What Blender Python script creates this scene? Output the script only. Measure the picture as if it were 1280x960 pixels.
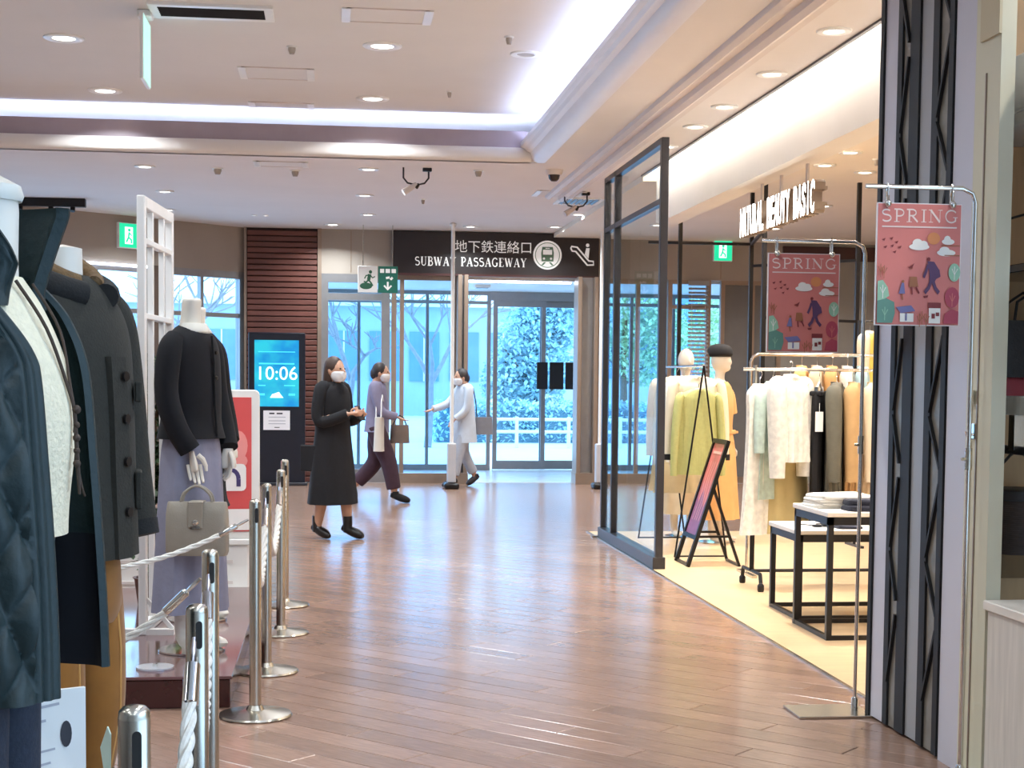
import bpy, bmesh, math, random
from mathutils import Vector, Matrix
random.seed(7)
R = math.radians
PI = math.pi
scene = bpy.context.scene
for _o in list(bpy.data.objects):
    bpy.data.objects.remove(_o, do_unlink=True)
COL = scene.collection

# ------------------------------------------------------------------ camera
F_PX, CAM_H, PITCH, ROLL = 1900.0, 1.47, R(3.4), 0.010
CX, HZ = 640.0, 475.4
CY = HZ + F_PX * math.tan(PITCH)
YAW = math.atan((640 - 412) / F_PX * math.cos(PITCH))
fw = Vector((math.sin(YAW) * math.cos(PITCH), math.cos(YAW) * math.cos(PITCH), -math.sin(PITCH)))
rt0 = Vector((math.cos(YAW), -math.sin(YAW), 0))
up0 = rt0.cross(fw)
rt = rt0 * math.cos(ROLL) + up0 * math.sin(ROLL)
up = up0 * math.cos(ROLL) - rt0 * math.sin(ROLL)
cam_d = bpy.data.cameras.new('camera')
cam = bpy.data.objects.new('camera', cam_d)
COL.objects.link(cam)
M3 = Matrix((rt, up, -fw)).transposed()
cam.matrix_world = Matrix.Translation((0, 0, CAM_H)) @ M3.to_4x4()
cam_d.sensor_width = 36
cam_d.lens = F_PX / 1280 * 36
cam_d.shift_y = (CY - 480) / 1280
cam_d.clip_start = 0.05
cam_d.clip_end = 300
scene.camera = cam

# ------------------------------------------------------------------ world, sun, exposure
world = bpy.data.worlds.new('world')
scene.world = world
world.use_nodes = True
_bg = world.node_tree.nodes['Background']
_bg.inputs[0].default_value = (0.43, 0.69, 1.0, 1)
_bg.inputs[1].default_value = 3.7
scene.view_settings.view_transform = 'Standard'
scene.view_settings.look = 'None'
scene.view_settings.gamma = 1.0
scene.view_settings.use_curve_mapping = False
scene.view_settings.exposure = 0.32
MALL_W, SHOP_W, COVE_E = 30.5, 21.0, 10.0       # watts of one downlight, strength of the cove LED strips


def lamp(name, loc, watts, color, size=0.16, parent=None, spread=150):
    d = bpy.data.lights.new(name, 'AREA')
    d.shape = 'DISK'
    d.size = size
    d.energy = watts
    d.color = color
    d.spread = R(spread)
    o = bpy.data.objects.new(name, d)
    COL.objects.link(o)
    o.location = loc
    if parent:
        o.parent = parent
        o.location = Vector(loc) - parent.location
    return o


# ------------------------------------------------------------------ pixel <-> place (frame 1280 x 960), used to set real distances
def _ray(px, py):
    return fw * F_PX + rt * (px - CX) - up * (py - CY)


def on_z(px, py, z=0.0):
    d = _ray(px, py)
    return Vector((0, 0, CAM_H)) + d * ((z - CAM_H) / d.z)


def on_y(px, py, y):
    d = _ray(px, py)
    return Vector((0, 0, CAM_H)) + d * (y / d.y)


# ------------------------------------------------------------------ materials
def lin(c):
    out = []
    for v in c[:3]:
        v = v / 255.0
        out.append(v / 12.92 if v <= 0.04045 else ((v + 0.055) / 1.055) ** 2.4)
    return tuple(out) + (1.0,)


_mats = {}


def mat(name, col, rough=0.5, metal=0.0, noise=None, bump=None, emit=None, estr=0.0, coat=0.0, spec=0.5,
        sheen=0.0, rnd=0.0, stretch=(1, 1, 1), wave=None, trans=0.0):
    if name in _mats:
        return _mats[name]
    m = bpy.data.materials.new(name)
    _mats[name] = m
    m.use_nodes = True
    nt = m.node_tree
    b = nt.nodes['Principled BSDF']
    c = lin(col)
    b.inputs['Base Color'].default_value = c
    b.inputs['Roughness'].default_value = rough
    b.inputs['Metallic'].default_value = metal
    b.inputs['Specular IOR Level'].default_value = spec
    b.inputs['Coat Weight'].default_value = coat
    b.inputs['Coat Roughness'].default_value = 0.12
    b.inputs['Sheen Weight'].default_value = sheen
    if trans:
        b.inputs['Transmission Weight'].default_value = trans
    if emit is not None:
        b.inputs['Emission Color'].default_value = lin(emit)
        b.inputs['Emission Strength'].default_value = estr
    tc = nt.nodes.new('ShaderNodeTexCoord')
    mp = nt.nodes.new('ShaderNodeMapping')
    mp.inputs['Scale'].default_value = stretch
    nt.links.new(tc.outputs['Object'], mp.inputs['Vector'])
    last = None
    if noise:
        sc, amt = noise
        n = nt.nodes.new('ShaderNodeTexNoise')
        n.inputs['Scale'].default_value = sc
        n.inputs['Detail'].default_value = 5
        nt.links.new(mp.outputs['Vector'], n.inputs['Vector'])
        cr = nt.nodes.new('ShaderNodeMapRange')
        cr.inputs['From Min'].default_value = 0.3
        cr.inputs['From Max'].default_value = 0.7
        cr.inputs['To Min'].default_value = 1 - amt
        cr.inputs['To Max'].default_value = 1 + amt
        nt.links.new(n.outputs['Fac'], cr.inputs['Value'])
        hs = nt.nodes.new('ShaderNodeHueSaturation')
        hs.inputs['Color'].default_value = c
        nt.links.new(cr.outputs['Result'], hs.inputs['Value'])
        last = hs
    if rnd:
        oi = nt.nodes.new('ShaderNodeObjectInfo')
        cr = nt.nodes.new('ShaderNodeMapRange')
        cr.inputs['To Min'].default_value = 1 - rnd
        cr.inputs['To Max'].default_value = 1 + rnd
        nt.links.new(oi.outputs['Random'], cr.inputs['Value'])
        hs = nt.nodes.new('ShaderNodeHueSaturation')
        hs.inputs['Color'].default_value = c
        if last:
            nt.links.new(last.outputs['Color'], hs.inputs['Color'])
        nt.links.new(cr.outputs['Result'], hs.inputs['Value'])
        last = hs
    if last:
        nt.links.new(last.outputs['Color'], b.inputs['Base Color'])
    src = None
    if bump:
        sc, st = bump
        n = nt.nodes.new('ShaderNodeTexNoise')
        n.inputs['Scale'].default_value = sc
        n.inputs['Detail'].default_value = 3
        nt.links.new(mp.outputs['Vector'], n.inputs['Vector'])
        src, sv = n.outputs['Fac'], st
    if wave:
        sc, st, axis = wave
        n = nt.nodes.new('ShaderNodeTexWave')
        n.bands_direction = axis
        n.inputs['Scale'].default_value = sc
        nt.links.new(mp.outputs['Vector'], n.inputs['Vector'])
        src, sv = n.outputs['Fac'], st
    if src is not None:
        bp = nt.nodes.new('ShaderNodeBump')
        bp.inputs['Strength'].default_value = sv
        bp.inputs['Distance'].default_value = 0.01
        nt.links.new(src, bp.inputs['Height'])
        nt.links.new(bp.outputs['Normal'], b.inputs['Normal'])
    return m


def glass(name, tint, refl=1.0, ior=1.45):
    if name in _mats:
        return _mats[name]
    m = bpy.data.materials.new(name)
    _mats[name] = m
    m.use_nodes = True
    nt = m.node_tree
    nt.nodes.clear()
    o = nt.nodes.new('ShaderNodeOutputMaterial')
    mx = nt.nodes.new('ShaderNodeMixShader')
    t = nt.nodes.new('ShaderNodeBsdfTransparent')
    t.inputs[0].default_value = tuple(tint) + (1,)
    g = nt.nodes.new('ShaderNodeBsdfGlossy')
    g.inputs['Roughness'].default_value = 0.01
    fr = nt.nodes.new('ShaderNodeFresnel')
    fr.inputs['IOR'].default_value = ior
    ml = nt.nodes.new('ShaderNodeMath')
    ml.operation = 'MULTIPLY'
    ml.inputs[1].default_value = refl
    geo = nt.nodes.new('ShaderNodeNewGeometry')
    inv = nt.nodes.new('ShaderNodeMath')
    inv.operation = 'SUBTRACT'
    inv.inputs[0].default_value = 1.0
    nt.links.new(geo.outputs['Backfacing'], inv.inputs[1])
    mm = nt.nodes.new('ShaderNodeMath')
    mm.operation = 'MULTIPLY'
    nt.links.new(fr.outputs[0], mm.inputs[0])
    nt.links.new(inv.outputs[0], mm.inputs[1])
    nt.links.new(mm.outputs[0], ml.inputs[0])
    nt.links.new(ml.outputs[0], mx.inputs[0])
    nt.links.new(t.outputs[0], mx.inputs[1])
    nt.links.new(g.outputs[0], mx.inputs[2])
    nt.links.new(mx.outputs[0], o.inputs[0])
    return m


def emis(name, col, strength):
    return mat(name, col, 0.5, emit=col, estr=strength)


# ------------------------------------------------------------------ mesh collector
class MB:
    def __init__(s):
        s.v, s.f, s.mi, s.cur = [], [], [], 0

    def add(s, vs, fs):
        o = len(s.v)
        s.v += [tuple(x) for x in vs]
        for q in fs:
            s.f.append(tuple(i + o for i in q))
            s.mi.append(s.cur)
        return s

    def box(s, c, d, rz=0.0, rx=0.0, ry=0.0):
        hx, hy, hz = d[0] / 2, d[1] / 2, d[2] / 2
        m = Matrix.Rotation(rz, 3, 'Z') @ Matrix.Rotation(ry, 3, 'Y') @ Matrix.Rotation(rx, 3, 'X')
        vs = [m @ Vector((x, y, z)) + Vector(c) for x in (-hx, hx) for y in (-hy, hy) for z in (-hz, hz)]
        return s.add(vs, [(0, 1, 3, 2), (4, 6, 7, 5), (0, 4, 5, 1), (2, 3, 7, 6), (0, 2, 6, 4), (1, 5, 7, 3)])

    def span(s, a, b):
        return s.box([(a[i] + b[i]) / 2 for i in range(3)], [abs(b[i] - a[i]) for i in range(3)])

    def bar(s, a, b, w, h=None):
        a, b = Vector(a), Vector(b)
        d = b - a
        h = h or w
        q = d.to_track_quat('Z', 'Y')
        L = d.length
        vs = [q @ Vector((x * w / 2, y * h / 2, z * L)) + a for x in (-1, 1) for y in (-1, 1) for z in (0, 1)]
        return s.add(vs, [(0, 1, 3, 2), (4, 6, 7, 5), (0, 4, 5, 1), (2, 3, 7, 6), (0, 2, 6, 4), (1, 5, 7, 3)])

    def loft(s, rings, closed=True, cap=True):
        n = len(rings[0])
        vs = [p for r in rings for p in r]
        fs = []
        for i in range(len(rings) - 1):
            for j in range(n if closed else n - 1):
                k = (j + 1) % n
                fs.append((i * n + j, i * n + k, (i + 1) * n + k, (i + 1) * n + j))
        if cap and closed:
            fs.append(tuple(range(n - 1, -1, -1)))
            fs.append(tuple((len(rings) - 1) * n + j for j in range(n)))
        return s.add(vs, fs)

    def tube(s, pts, r, n=8, cap=True, flat=1.0):
        pts = [Vector(p) for p in pts]
        rr = r if isinstance(r, (list, tuple)) else [r] * len(pts)
        rings, prev = [], None
        for i, p in enumerate(pts):
            a = pts[max(i - 1, 0)]
            b = pts[min(i + 1, len(pts) - 1)]
            t = (b - a)
            t = t.normalized() if t.length > 1e-9 else Vector((0, 0, 1))
            if prev is None:
                x = t.cross(Vector((0, 0, 1)))
                if x.length < 0.05:
                    x = t.cross(Vector((0, 1, 0)))
                x.normalize()
            else:
                x = prev - t * prev.dot(t)
                x = x.normalized() if x.length > 1e-6 else prev
            prev = x
            y = t.cross(x)
            rings.append([p + (x * math.cos(2 * PI * k / n) + y * (math.sin(2 * PI * k / n) * flat)) * rr[i] for k in range(n)])
        return s.loft(rings, True, cap)

    def lathe(s, prof, n=20, c=(0, 0, 0)):
        rings = [[(c[0] + r * math.cos(2 * PI * k / n), c[1] + r * math.sin(2 * PI * k / n), c[2] + z) for k in range(n)] for r, z in prof]
        return s.loft(rings, True, True)

    def ball(s, c, r, n=14, m=9):
        rx, ry, rz = r if isinstance(r, (tuple, list)) else (r, r, r)
        rings = []
        for i in range(m + 1):
            a = -PI / 2 + PI * i / m
            q = max(math.cos(a), 0.02)
            rings.append([(c[0] + rx * q * math.cos(2 * PI * k / n), c[1] + ry * q * math.sin(2 * PI * k / n), c[2] + rz * math.sin(a)) for k in range(n)])
        return s.loft(rings, True, True)

    def prism(s, poly, z0, z1, fn=None):
        fn = fn or (lambda x, y, z: (x, y, z))
        n = len(poly)
        vs = [fn(x, y, z0) for x, y in poly] + [fn(x, y, z1) for x, y in poly]
        fs = [tuple(range(n - 1, -1, -1)), tuple(range(n, 2 * n))]
        fs += [(i, (i + 1) % n, n + (i + 1) % n, n + i) for i in range(n)]
        return s.add(vs, fs)

    def mesh(s, name, mats, smooth=False, bevel=0.0, seg=1, angle=40):
        me = bpy.data.meshes.new(name)
        me.from_pydata(s.v, [], s.f)
        mats = mats if isinstance(mats, (list, tuple)) else [mats]
        for m in mats:
            me.materials.append(m)
        for p, i in zip(me.polygons, s.mi):
            p.material_index = min(i, len(mats) - 1)
        bm = bmesh.new()
        bm.from_mesh(me)
        bmesh.ops.recalc_face_normals(bm, faces=bm.faces)
        if bevel:
            ed = [e for e in bm.edges if len(e.link_faces) == 2 and e.calc_face_angle(0) > R(35)]
            bmesh.ops.bevel(bm, geom=ed, offset=bevel, segments=seg, affect='EDGES', profile=0.6)
        bm.to_mesh(me)
        bm.free()
        if smooth:
            me.polygons.foreach_set('use_smooth', [True] * len(me.polygons))
            try:
                me.set_sharp_from_angle(angle=R(angle))
            except Exception:
                pass
        return me

    def build(s, name, mats, parent=None, smooth=False, bevel=0.0, seg=1, angle=40):
        me = s.mesh(name, mats, smooth, bevel, seg, angle)
        o = bpy.data.objects.new(name, me)
        COL.objects.link(o)
        if parent:
            o.parent = parent
        return o


def thing(name, label, cat, loc=(0, 0, 0), rz=0.0, group=None):
    o = bpy.data.objects.new(name, None)
    o.empty_display_size = 0.1
    COL.objects.link(o)
    o.location = loc
    o.rotation_euler = (0, 0, rz)
    return tag(o, label, cat, group)


def tag(o, label=None, cat=None, group=None, kind=None):
    if label:
        o['label'] = label
    if cat:
        o['category'] = cat
    if group:
        o['group'] = group
    if kind:
        o['kind'] = kind
    return o


def struct(name, mb, m, label, cat, parent=None, **kw):
    o = mb.build(name, m, parent, **kw) if mb else thing(name, label, cat)
    return tag(o, label, cat, None, 'structure')


def dup(root, loc=None, rz=None, label=None, group=None, mats=None):
    r = root.copy()
    COL.objects.link(r)
    if loc is not None:
        r.location = loc
    if rz is not None:
        r.rotation_euler = (0, 0, rz)
    if label:
        r['label'] = label
    if group:
        r['group'] = group
    for ch in list(root.children):
        c = ch.copy()
        COL.objects.link(c)
        c.parent = r
        for g in list(ch.children):
            d = g.copy()
            COL.objects.link(d)
            d.parent = c
    return r


def arc(c, r, a0, a1, n=8):
    return [(c[0] + r * math.cos(R(a0 + (a1 - a0) * i / n)), c[1] + r * math.sin(R(a0 + (a1 - a0) * i / n))) for i in range(n + 1)]


def earc(cx, cy, rx, ry, a0, a1, n=10):
    return [(cx + rx * math.cos(R(a0 + (a1 - a0) * i / n)), cy + ry * math.sin(R(a0 + (a1 - a0) * i / n))) for i in range(n + 1)]


# ------------------------------------------------------------------ lettering
def text_mesh(body, size, offset=0.0):
    cu = bpy.data.curves.new('txt', 'FONT')
    cu.body = body
    cu.size = size
    cu.offset = offset
    cu.align_x = 'CENTER'
    cu.align_y = 'CENTER'
    cu.resolution_u = 3
    o = bpy.data.objects.new('txt', cu)
    COL.objects.link(o)
    dg = bpy.context.evaluated_depsgraph_get()
    me = bpy.data.meshes.new_from_object(o.evaluated_get(dg))
    vs = [tuple(v.co) for v in me.vertices]
    fs = [tuple(p.vertices) for p in me.polygons]
    bpy.data.objects.remove(o, do_unlink=True)
    bpy.data.meshes.remove(me)
    return vs, fs


TK, TN = 0.17, 0.055
SERIF = {
    'S': (0.62, [(earc(.3, .74, .23, .2, 35, 270, 12) + earc(.3, .29, .26, .25, 90, -145, 12), .12)]),
    'U': (0.78, [([(.16, .97), (.16, .35)] + earc(.39, .3, .23, .28, 180, 360, 10), TN + .03), ([(.16, .97), (.16, .3)], TK), ([(.62, .3), (.62, .97)], TN), ([(.02, .97), (.3, .97)], TN), ([(.5, .97), (.76, .97)], TN)]),
    'B': (0.68, [([(.17, 0), (.17, 1)], TK), ([(.02, .98), (.35, .98)] + earc(.35, .75, .2, .23, 90, -90, 8) + [(.17, .52)], TN + .04), ([(.17, .52), (.36, .52)] + earc(.38, .27, .24, .25, 90, -90, 8) + [(.02, .02)], TN + .05)]),
    'W': (1.05, [([(.1, .97), (.34, .02)], TK), ([(.34, .02), (.54, .97)], TN), ([(.5, .97), (.74, .02)], TK), ([(.74, .02), (.95, .97)], TN), ([(0, .97), (.24, .97)], TN), ([(.84, .97), (1.04, .97)], TN)]),
    'A': (0.8, [([(.12, .02), (.4, .98)], TN), ([(.4, .98), (.68, .02)], TK), ([(.22, .33), (.58, .33)], TN), ([(0, .02), (.24, .02)], TN), ([(.54, .02), (.8, .02)], TN)]),
    'Y': (0.76, [([(.1, .97), (.38, .45)], TK), ([(.66, .97), (.38, .45)], TN), ([(.38, .48), (.38, .02)], TK), ([(0, .97), (.24, .97)], TN), ([(.54, .97), (.76, .97)], TN), ([(.24, .02), (.52, .02)], TN)]),
    'P': (0.62, [([(.17, 0), (.17, 1)], TK), ([(.02, .98), (.33, .98)] + earc(.34, .72, .23, .26, 90, -90, 8) + [(.17, .46)], TN + .05), ([(.02, .02), (.34, .02)], TN)]),
    'G': (0.78, [(earc(.4, .5, .33, .47, 40, 320, 18), .12), ([(.64, .4), (.64, .1)], TK - .03), ([(.5, .42), (.76, .42)], TN)]),
    'E': (0.64, [([(.17, 0), (.17, 1)], TK), ([(.02, .97), (.56, .97), (.58, .8)], TN), ([(.17, .52), (.44, .52)], TN), ([(.02, .03), (.58, .03), (.61, .2)], TN)]),
    'R': (0.74, [([(.17, 0), (.17, 1)], TK), ([(.02, .98), (.33, .98)] + earc(.34, .74, .22, .24, 90, -90, 8) + [(.17, .5)], TN + .05), ([(.34, .5), (.66, .02)], TK - .02), ([(.02, .02), (.32, .02)], TN)]),
    'I': (0.34, [([(.17, 0), (.17, 1)], TK), ([(.02, .97), (.32, .97)], TN), ([(.02, .03), (.32, .03)], TN)]),
    'N': (0.82, [([(.14, 0), (.14, .97)], TN), ([(.12, .97), (.66, .03)], TK), ([(.66, .03), (.66, .97)], TN), ([(0, .97), (.2, .97)], TN), ([(.54, .97), (.8, .97)], TN), ([(.02, .03), (.26, .03)], TN)]),
    ' ': (0.42, []),
}


def ribbon(pts, w):
    vs, fs = [], []
    n = len(pts)
    for i, p in enumerate(pts):
        a, b = pts[max(i - 1, 0)], pts[min(i + 1, n - 1)]
        dx, dy = b[0] - a[0], b[1] - a[1]
        L = math.hypot(dx, dy) or 1
        nx, ny = -dy / L * w / 2, dx / L * w / 2
        vs += [(p[0] + nx, p[1] + ny), (p[0] - nx, p[1] - ny)]
    for i in range(n - 1):
        fs.append((2 * i, 2 * i + 1, 2 * i + 3, 2 * i + 2))
    return vs, fs


class Print:
    """flat print on a board: polygons in board coordinates (u right, v up), one colour each, drawn in order"""
    def __init__(s, fn, step=0.0006):
        s.mb, s.fn, s.step, s.lay, s.mats = MB(), fn, step, 1, []

    def _use(s, m):
        if m not in s.mats:
            s.mats.append(m)
        s.mb.cur = s.mats.index(m)

    def raw(s, vs, fs, m):
        s._use(m)
        s.lay += .12
        s.mb.add([s.fn(u, v, s.lay * s.step) for u, v in vs], fs)
        return s

    def poly(s, pts, m):
        return s.raw(pts, [tuple(range(len(pts)))], m)

    def rect(s, u0, v0, u1, v1, m):
        return s.poly([(u0, v0), (u1, v0), (u1, v1), (u0, v1)], m)

    def oval(s, u, v, a, b, m, n=16):
        return s.poly([(u + a * math.cos(2 * PI * k / n), v + b * math.sin(2 * PI * k / n)) for k in range(n)], m)

    def line(s, pts, w, m):
        return s.raw(*ribbon(pts, w), m)

    def up(s):
        s.lay += 1
        return s

    def text(s, body, u, v, size, m, sx=1.0):
        vs, fs = text_mesh(body, size)
        return s.raw([(u + x * sx, v + y) for x, y, z in vs], fs, m)

    def serif(s, body, u0, u1, v0, h, m, bold=1.0):
        tot = sum(SERIF[c][0] + .1 for c in body) - .1
        k = (u1 - u0) / tot
        x = 0
        for c in body:
            w, st = SERIF[c]
            for pts, lw in st:
                s.line([(u0 + (x + px) * k, v0 + py * h) for px, py in pts], lw * (k + h) / 2 * bold, m)
            x += w + .1
        return s

    def build(s, name, parent):
        me = bpy.data.meshes.new(name)
        me.from_pydata(s.mb.v, [], s.mb.f)
        for m in s.mats:
            me.materials.append(m)
        for p, i in zip(me.polygons, s.mb.mi):
            p.material_index = i
        o = bpy.data.objects.new(name, me)
        COL.objects.link(o)
        o.parent = parent
        return o

# ================================================================== MATERIALS
M_plank = mat('floor_plank_wood', (152, 122, 106), 0.2, noise=(7, .14), rnd=.13, stretch=(1.2, 9, 4), spec=.55)
M_joint = mat('floor_joint', (62, 42, 34), 0.7, noise=(20, .1))
M_shopfloor = mat('shop_floor_vinyl', (220, 190, 150), 0.3, noise=(3, .08), stretch=(1, 6, 1))
M_ceil = mat('ceiling_paint', (222, 221, 222), 0.85, noise=(1.5, .02))
M_soffit = mat('soffit_paint', (226, 221, 219), 0.85, noise=(1.5, .02))
M_shopceil = mat('shop_ceiling_paint', (236, 226, 212), 0.85, noise=(1.5, .02))
M_mauve = mat('mauve_band', (168, 154, 164), 0.35, noise=(2.2, .12))
M_trim = mat('trim_paint', (214, 204, 200), 0.5, noise=(4, .03))
M_fascia = mat('shop_fascia_paint', (238, 232, 224), 0.6, noise=(2, .03))
M_beige = mat('facade_beige', (160, 150, 140), 0.6, noise=(2, .04))
M_jamb = mat('jamb_brown', (150, 132, 118), 0.35, metal=.4, noise=(6, .06))
M_alu = mat('window_aluminium', (150, 150, 152), 0.32, metal=.6, noise=(8, .05))
M_slat = mat('slat_red_brown', (104, 62, 54), 0.5, noise=(6, .15), rnd=.12, stretch=(1, 1, 4))
M_slatgap = mat('slat_backing', (44, 26, 24), 0.8, noise=(6, .1))
M_white = mat('white_paint', (232, 230, 228), 0.45, noise=(6, .02))
M_whiteplastic = mat('white_plastic', (236, 236, 234), 0.3, noise=(9, .02))
M_black = mat('black_metal', (26, 23, 24), 0.38, metal=.3, noise=(12, .1))
M_dark = mat('dark_plastic', (20, 22, 28), 0.35, noise=(10, .1))
M_charcoal = mat('charcoal', (52, 52, 58), 0.35, metal=.3, noise=(8, .08))
M_steel = mat('brushed_steel', (196, 190, 178), 0.24, metal=1.0, noise=(30, .06), stretch=(6, 6, .6))
M_chrome = mat('chrome', (222, 220, 216), 0.1, metal=1.0, noise=(20, .02))
M_glass = glass('window_glass', (.84, .94, 1.0), 0.6)
M_glass_shop = glass('shop_glass', (.92, .95, .95), 0.45, 1.5)
M_led = emis('cove_led', (205, 222, 255), COVE_E * 2)
M_ledw = emis('shop_led', (255, 246, 234), 32)
M_lens = emis('downlight_lens', (255, 252, 246), 6)
M_lensw = emis('downlight_lens_warm', (255, 244, 222), 7)
M_lensoff = mat('downlight_lens_off', (170, 160, 150), 0.4, noise=(10, .05))

# ================================================================== STRUCTURE
# ---- mall floor: slab with diagonal planks
fl = struct('floor', MB().add([(-6.3, -4.2, -.014), (2.6, -4.2, -.014), (2.6, 14.5, -.014), (10, 14.5, -.014), (10, 21.6, -.014), (-6.3, 21.6, -.014), (-6.3, -4.2, -.16), (2.6, -4.2, -.16), (2.6, 14.5, -.16), (10, 14.5, -.16), (10, 21.6, -.16), (-6.3, 21.6, -.16)], [(0, 1, 2, 3, 4, 5), (11, 10, 9, 8, 7, 6), (0, 6, 7, 1), (1, 7, 8, 2), (2, 8, 9, 3), (3, 9, 10, 4), (4, 10, 11, 5), (5, 11, 6, 0)]), M_joint,
            'reddish brown wooden floor of diagonal planks running down the mall', 'floor')
PL, PW, PT, G = 1.21, .151, .016, .0022
pm = MB()
_b = .0028
hx, hy = PL / 2 - G, PW / 2 - G
pm.loft([[(-hx, -hy, -PT), (hx, -hy, -PT), (hx, hy, -PT), (-hx, hy, -PT)],
         [(-hx, -hy, -_b), (hx, -hy, -_b), (hx, hy, -_b), (-hx, hy, -_b)],
         [(-hx + _b, -hy + _b, 0), (hx - _b, -hy + _b, 0), (hx - _b, hy - _b, 0), (-hx + _b, hy - _b, 0)]])
plank_me = pm.mesh('plank', M_plank)
u45, w45 = Vector((-math.sqrt(.5), math.sqrt(.5), 0)), Vector((math.sqrt(.5), math.sqrt(.5), 0))
planks = []
for i in range(-20, 230):
    off = (i * .37 % 1) * PL
    for j in range(-12, 22):
        c = u45 * (j * PL + off) + w45 * (i * PW)
        if not ((-4.6 < c.x < 3.05 and 3.6 < c.y < 21.9) or (3 < c.x < 8.6 and 14.2 < c.y < 21.9)):
            continue
        v = c - Vector((0, 0, CAM_H))
        Z = v.dot(fw)
        px, py = CX + F_PX * v.dot(rt) / Z, CY - F_PX * v.dot(up) / Z
        ins = (-60 < px < 1250 and py < 1010 and c.x < 2.55)
        planks.append((0 if ins else 1, c.length, c))
planks.sort(key=lambda t: (t[0], t[1]))
rest = MB()
for k, (a, d, c) in enumerate(planks):
    if k < 300:
        o = bpy.data.objects.new('plank', plank_me)
        COL.objects.link(o)
        o.parent = fl
        o.location = c
        o.rotation_euler = (0, 0, R(135))
    else:
        q = [(-hx, -hy), (hx, -hy), (hx, hy), (-hx, hy)]
        P = [c + u45 * x + w45 * y for x, y in q]
        rest.loft([[p + Vector((0, 0, -PT)) for p in P], [p for p in P]])
o = rest.build('plank_field', M_plank, fl)
o['kind'] = 'stuff'

struct('shop_floor', MB().span((2.5, 5.6, -.1), (10, 14.6, .006)), M_shopfloor,
       'pale honey-coloured floor of the clothes shop at the right', 'floor')
struct('trim_1', MB().span((2.485, 6.3, -.02), (2.505, 14.62, .008)).span((2.505, 14.58, -.02), (9.9, 14.62, .008)), M_steel,
       'thin metal strip where the brown mall floor meets the pale shop floor', 'trim')
M_vest = mat('vestibule_floor', (196, 196, 200), 0.25, noise=(5, .06))
struct('floor_vestibule', MB().span((-1.2, 21.6, -.1), (10, 25.0, .004)), M_vest,
       'pale floor of the glazed entrance vestibule behind the doors', 'floor')

# ---- ceilings
ZT, ZS = 4.0, 3.56
struct('ceiling', MB().span((-6.3, -4.2, ZT), (2.6, 15.8, ZT + .1)), M_ceil,
       'raised white tray ceiling over the mall', 'ceiling')
mb = MB()
mb.span((-6.3, 14.64, ZS), (3.14, 21.72, ZS + .12))
mb.span((-6.3, 15.55, ZS + .1), (2.6, 15.7, ZT))
struct('ceiling_lower', mb, M_soffit, 'lower white ceiling between the raised tray and the glass entrance', 'ceiling')
mb = MB()
mb.span((2.04, -4.2, ZS), (3.14, 14.64, ZS + .12))
mb.span((2.5, -4.2, ZS + .1), (2.6, 15.7, ZT))
struct('ceiling_shop_front', mb, M_soffit, 'cream lower ceiling strip running along the shop fronts at right', 'ceiling')
# far edge of the tray: rounded cream lip under a mauve band
lip = [(14.70, 3.56), (14.60, 3.56), (14.565, 3.575), (14.55, 3.60), (14.55, 3.66), (14.57, 3.69), (14.70, 3.69)]
mb = MB()
mb.loft([[(-6.3, y, z) for y, z in lip], [(1.9, y, z) for y, z in lip]])
struct('trim_2', mb, M_soffit, 'cream rounded lip along the far edge of the raised ceiling', 'trim', smooth=True)
struct('trim_3', MB().span((-6.3, 14.60, 3.69), (1.86, 14.66, 3.85)), M_mauve,
       'dark mauve band along the far edge of the raised ceiling', 'trim')
# right edge of the tray: cornice moulding
pr = [(2.04, 3.56), (1.97, 3.56), (1.93, 3.575), (1.905, 3.60), (1.89, 3.64), (1.85, 3.655), (1.83, 3.68),
      (1.815, 3.685), (1.80, 3.70), (1.80, 3.74), (1.82, 3.76), (1.86, 3.76), (1.86, 3.70), (2.04, 3.68)]
mb = MB()
mb.loft([[(x, -4.2, z) for x, z in pr], [(x, 14.66, z) for x, z in pr]])
M_cornice = mat('cornice_paint', (232, 230, 236), 0.35, noise=(3, .02))
struct('trim_4', mb, M_cornice, 'white stepped cornice along the right edge of the raised ceiling', 'trim', smooth=True, angle=30)
# LED strips in the coves
tag(MB().span((-6.0, 14.72, 3.70), (1.9, 14.76, 3.73)).build('cove_light_strip', M_led),
    'bluish white light strip hidden behind the mauve band', 'light strip')
tag(MB().span((1.92, -4.0, 3.70), (1.96, 14.5, 3.73)).build('cove_light_strip', M_led),
    'bluish white light strip hidden behind the right cornice', 'light strip')
# bead moulding over the shop line
pr = [(2.40, 3.565), (2.41, 3.53), (2.45, 3.515), (2.48, 3.53), (2.49, 3.545), (2.55, 3.545), (2.56, 3.51),
      (2.60, 3.49), (2.64, 3.51), (2.65, 3.535), (2.72, 3.535), (2.73, 3.565)]
mb = MB()
mb.loft([[(x, -4.2, z) for x, z in pr], [(x, 17.2, z) for x, z in pr]])
struct('trim_5', mb, M_trim, 'double beaded moulding along the ceiling above the shop floor edge', 'trim', smooth=True, angle=30)
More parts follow.
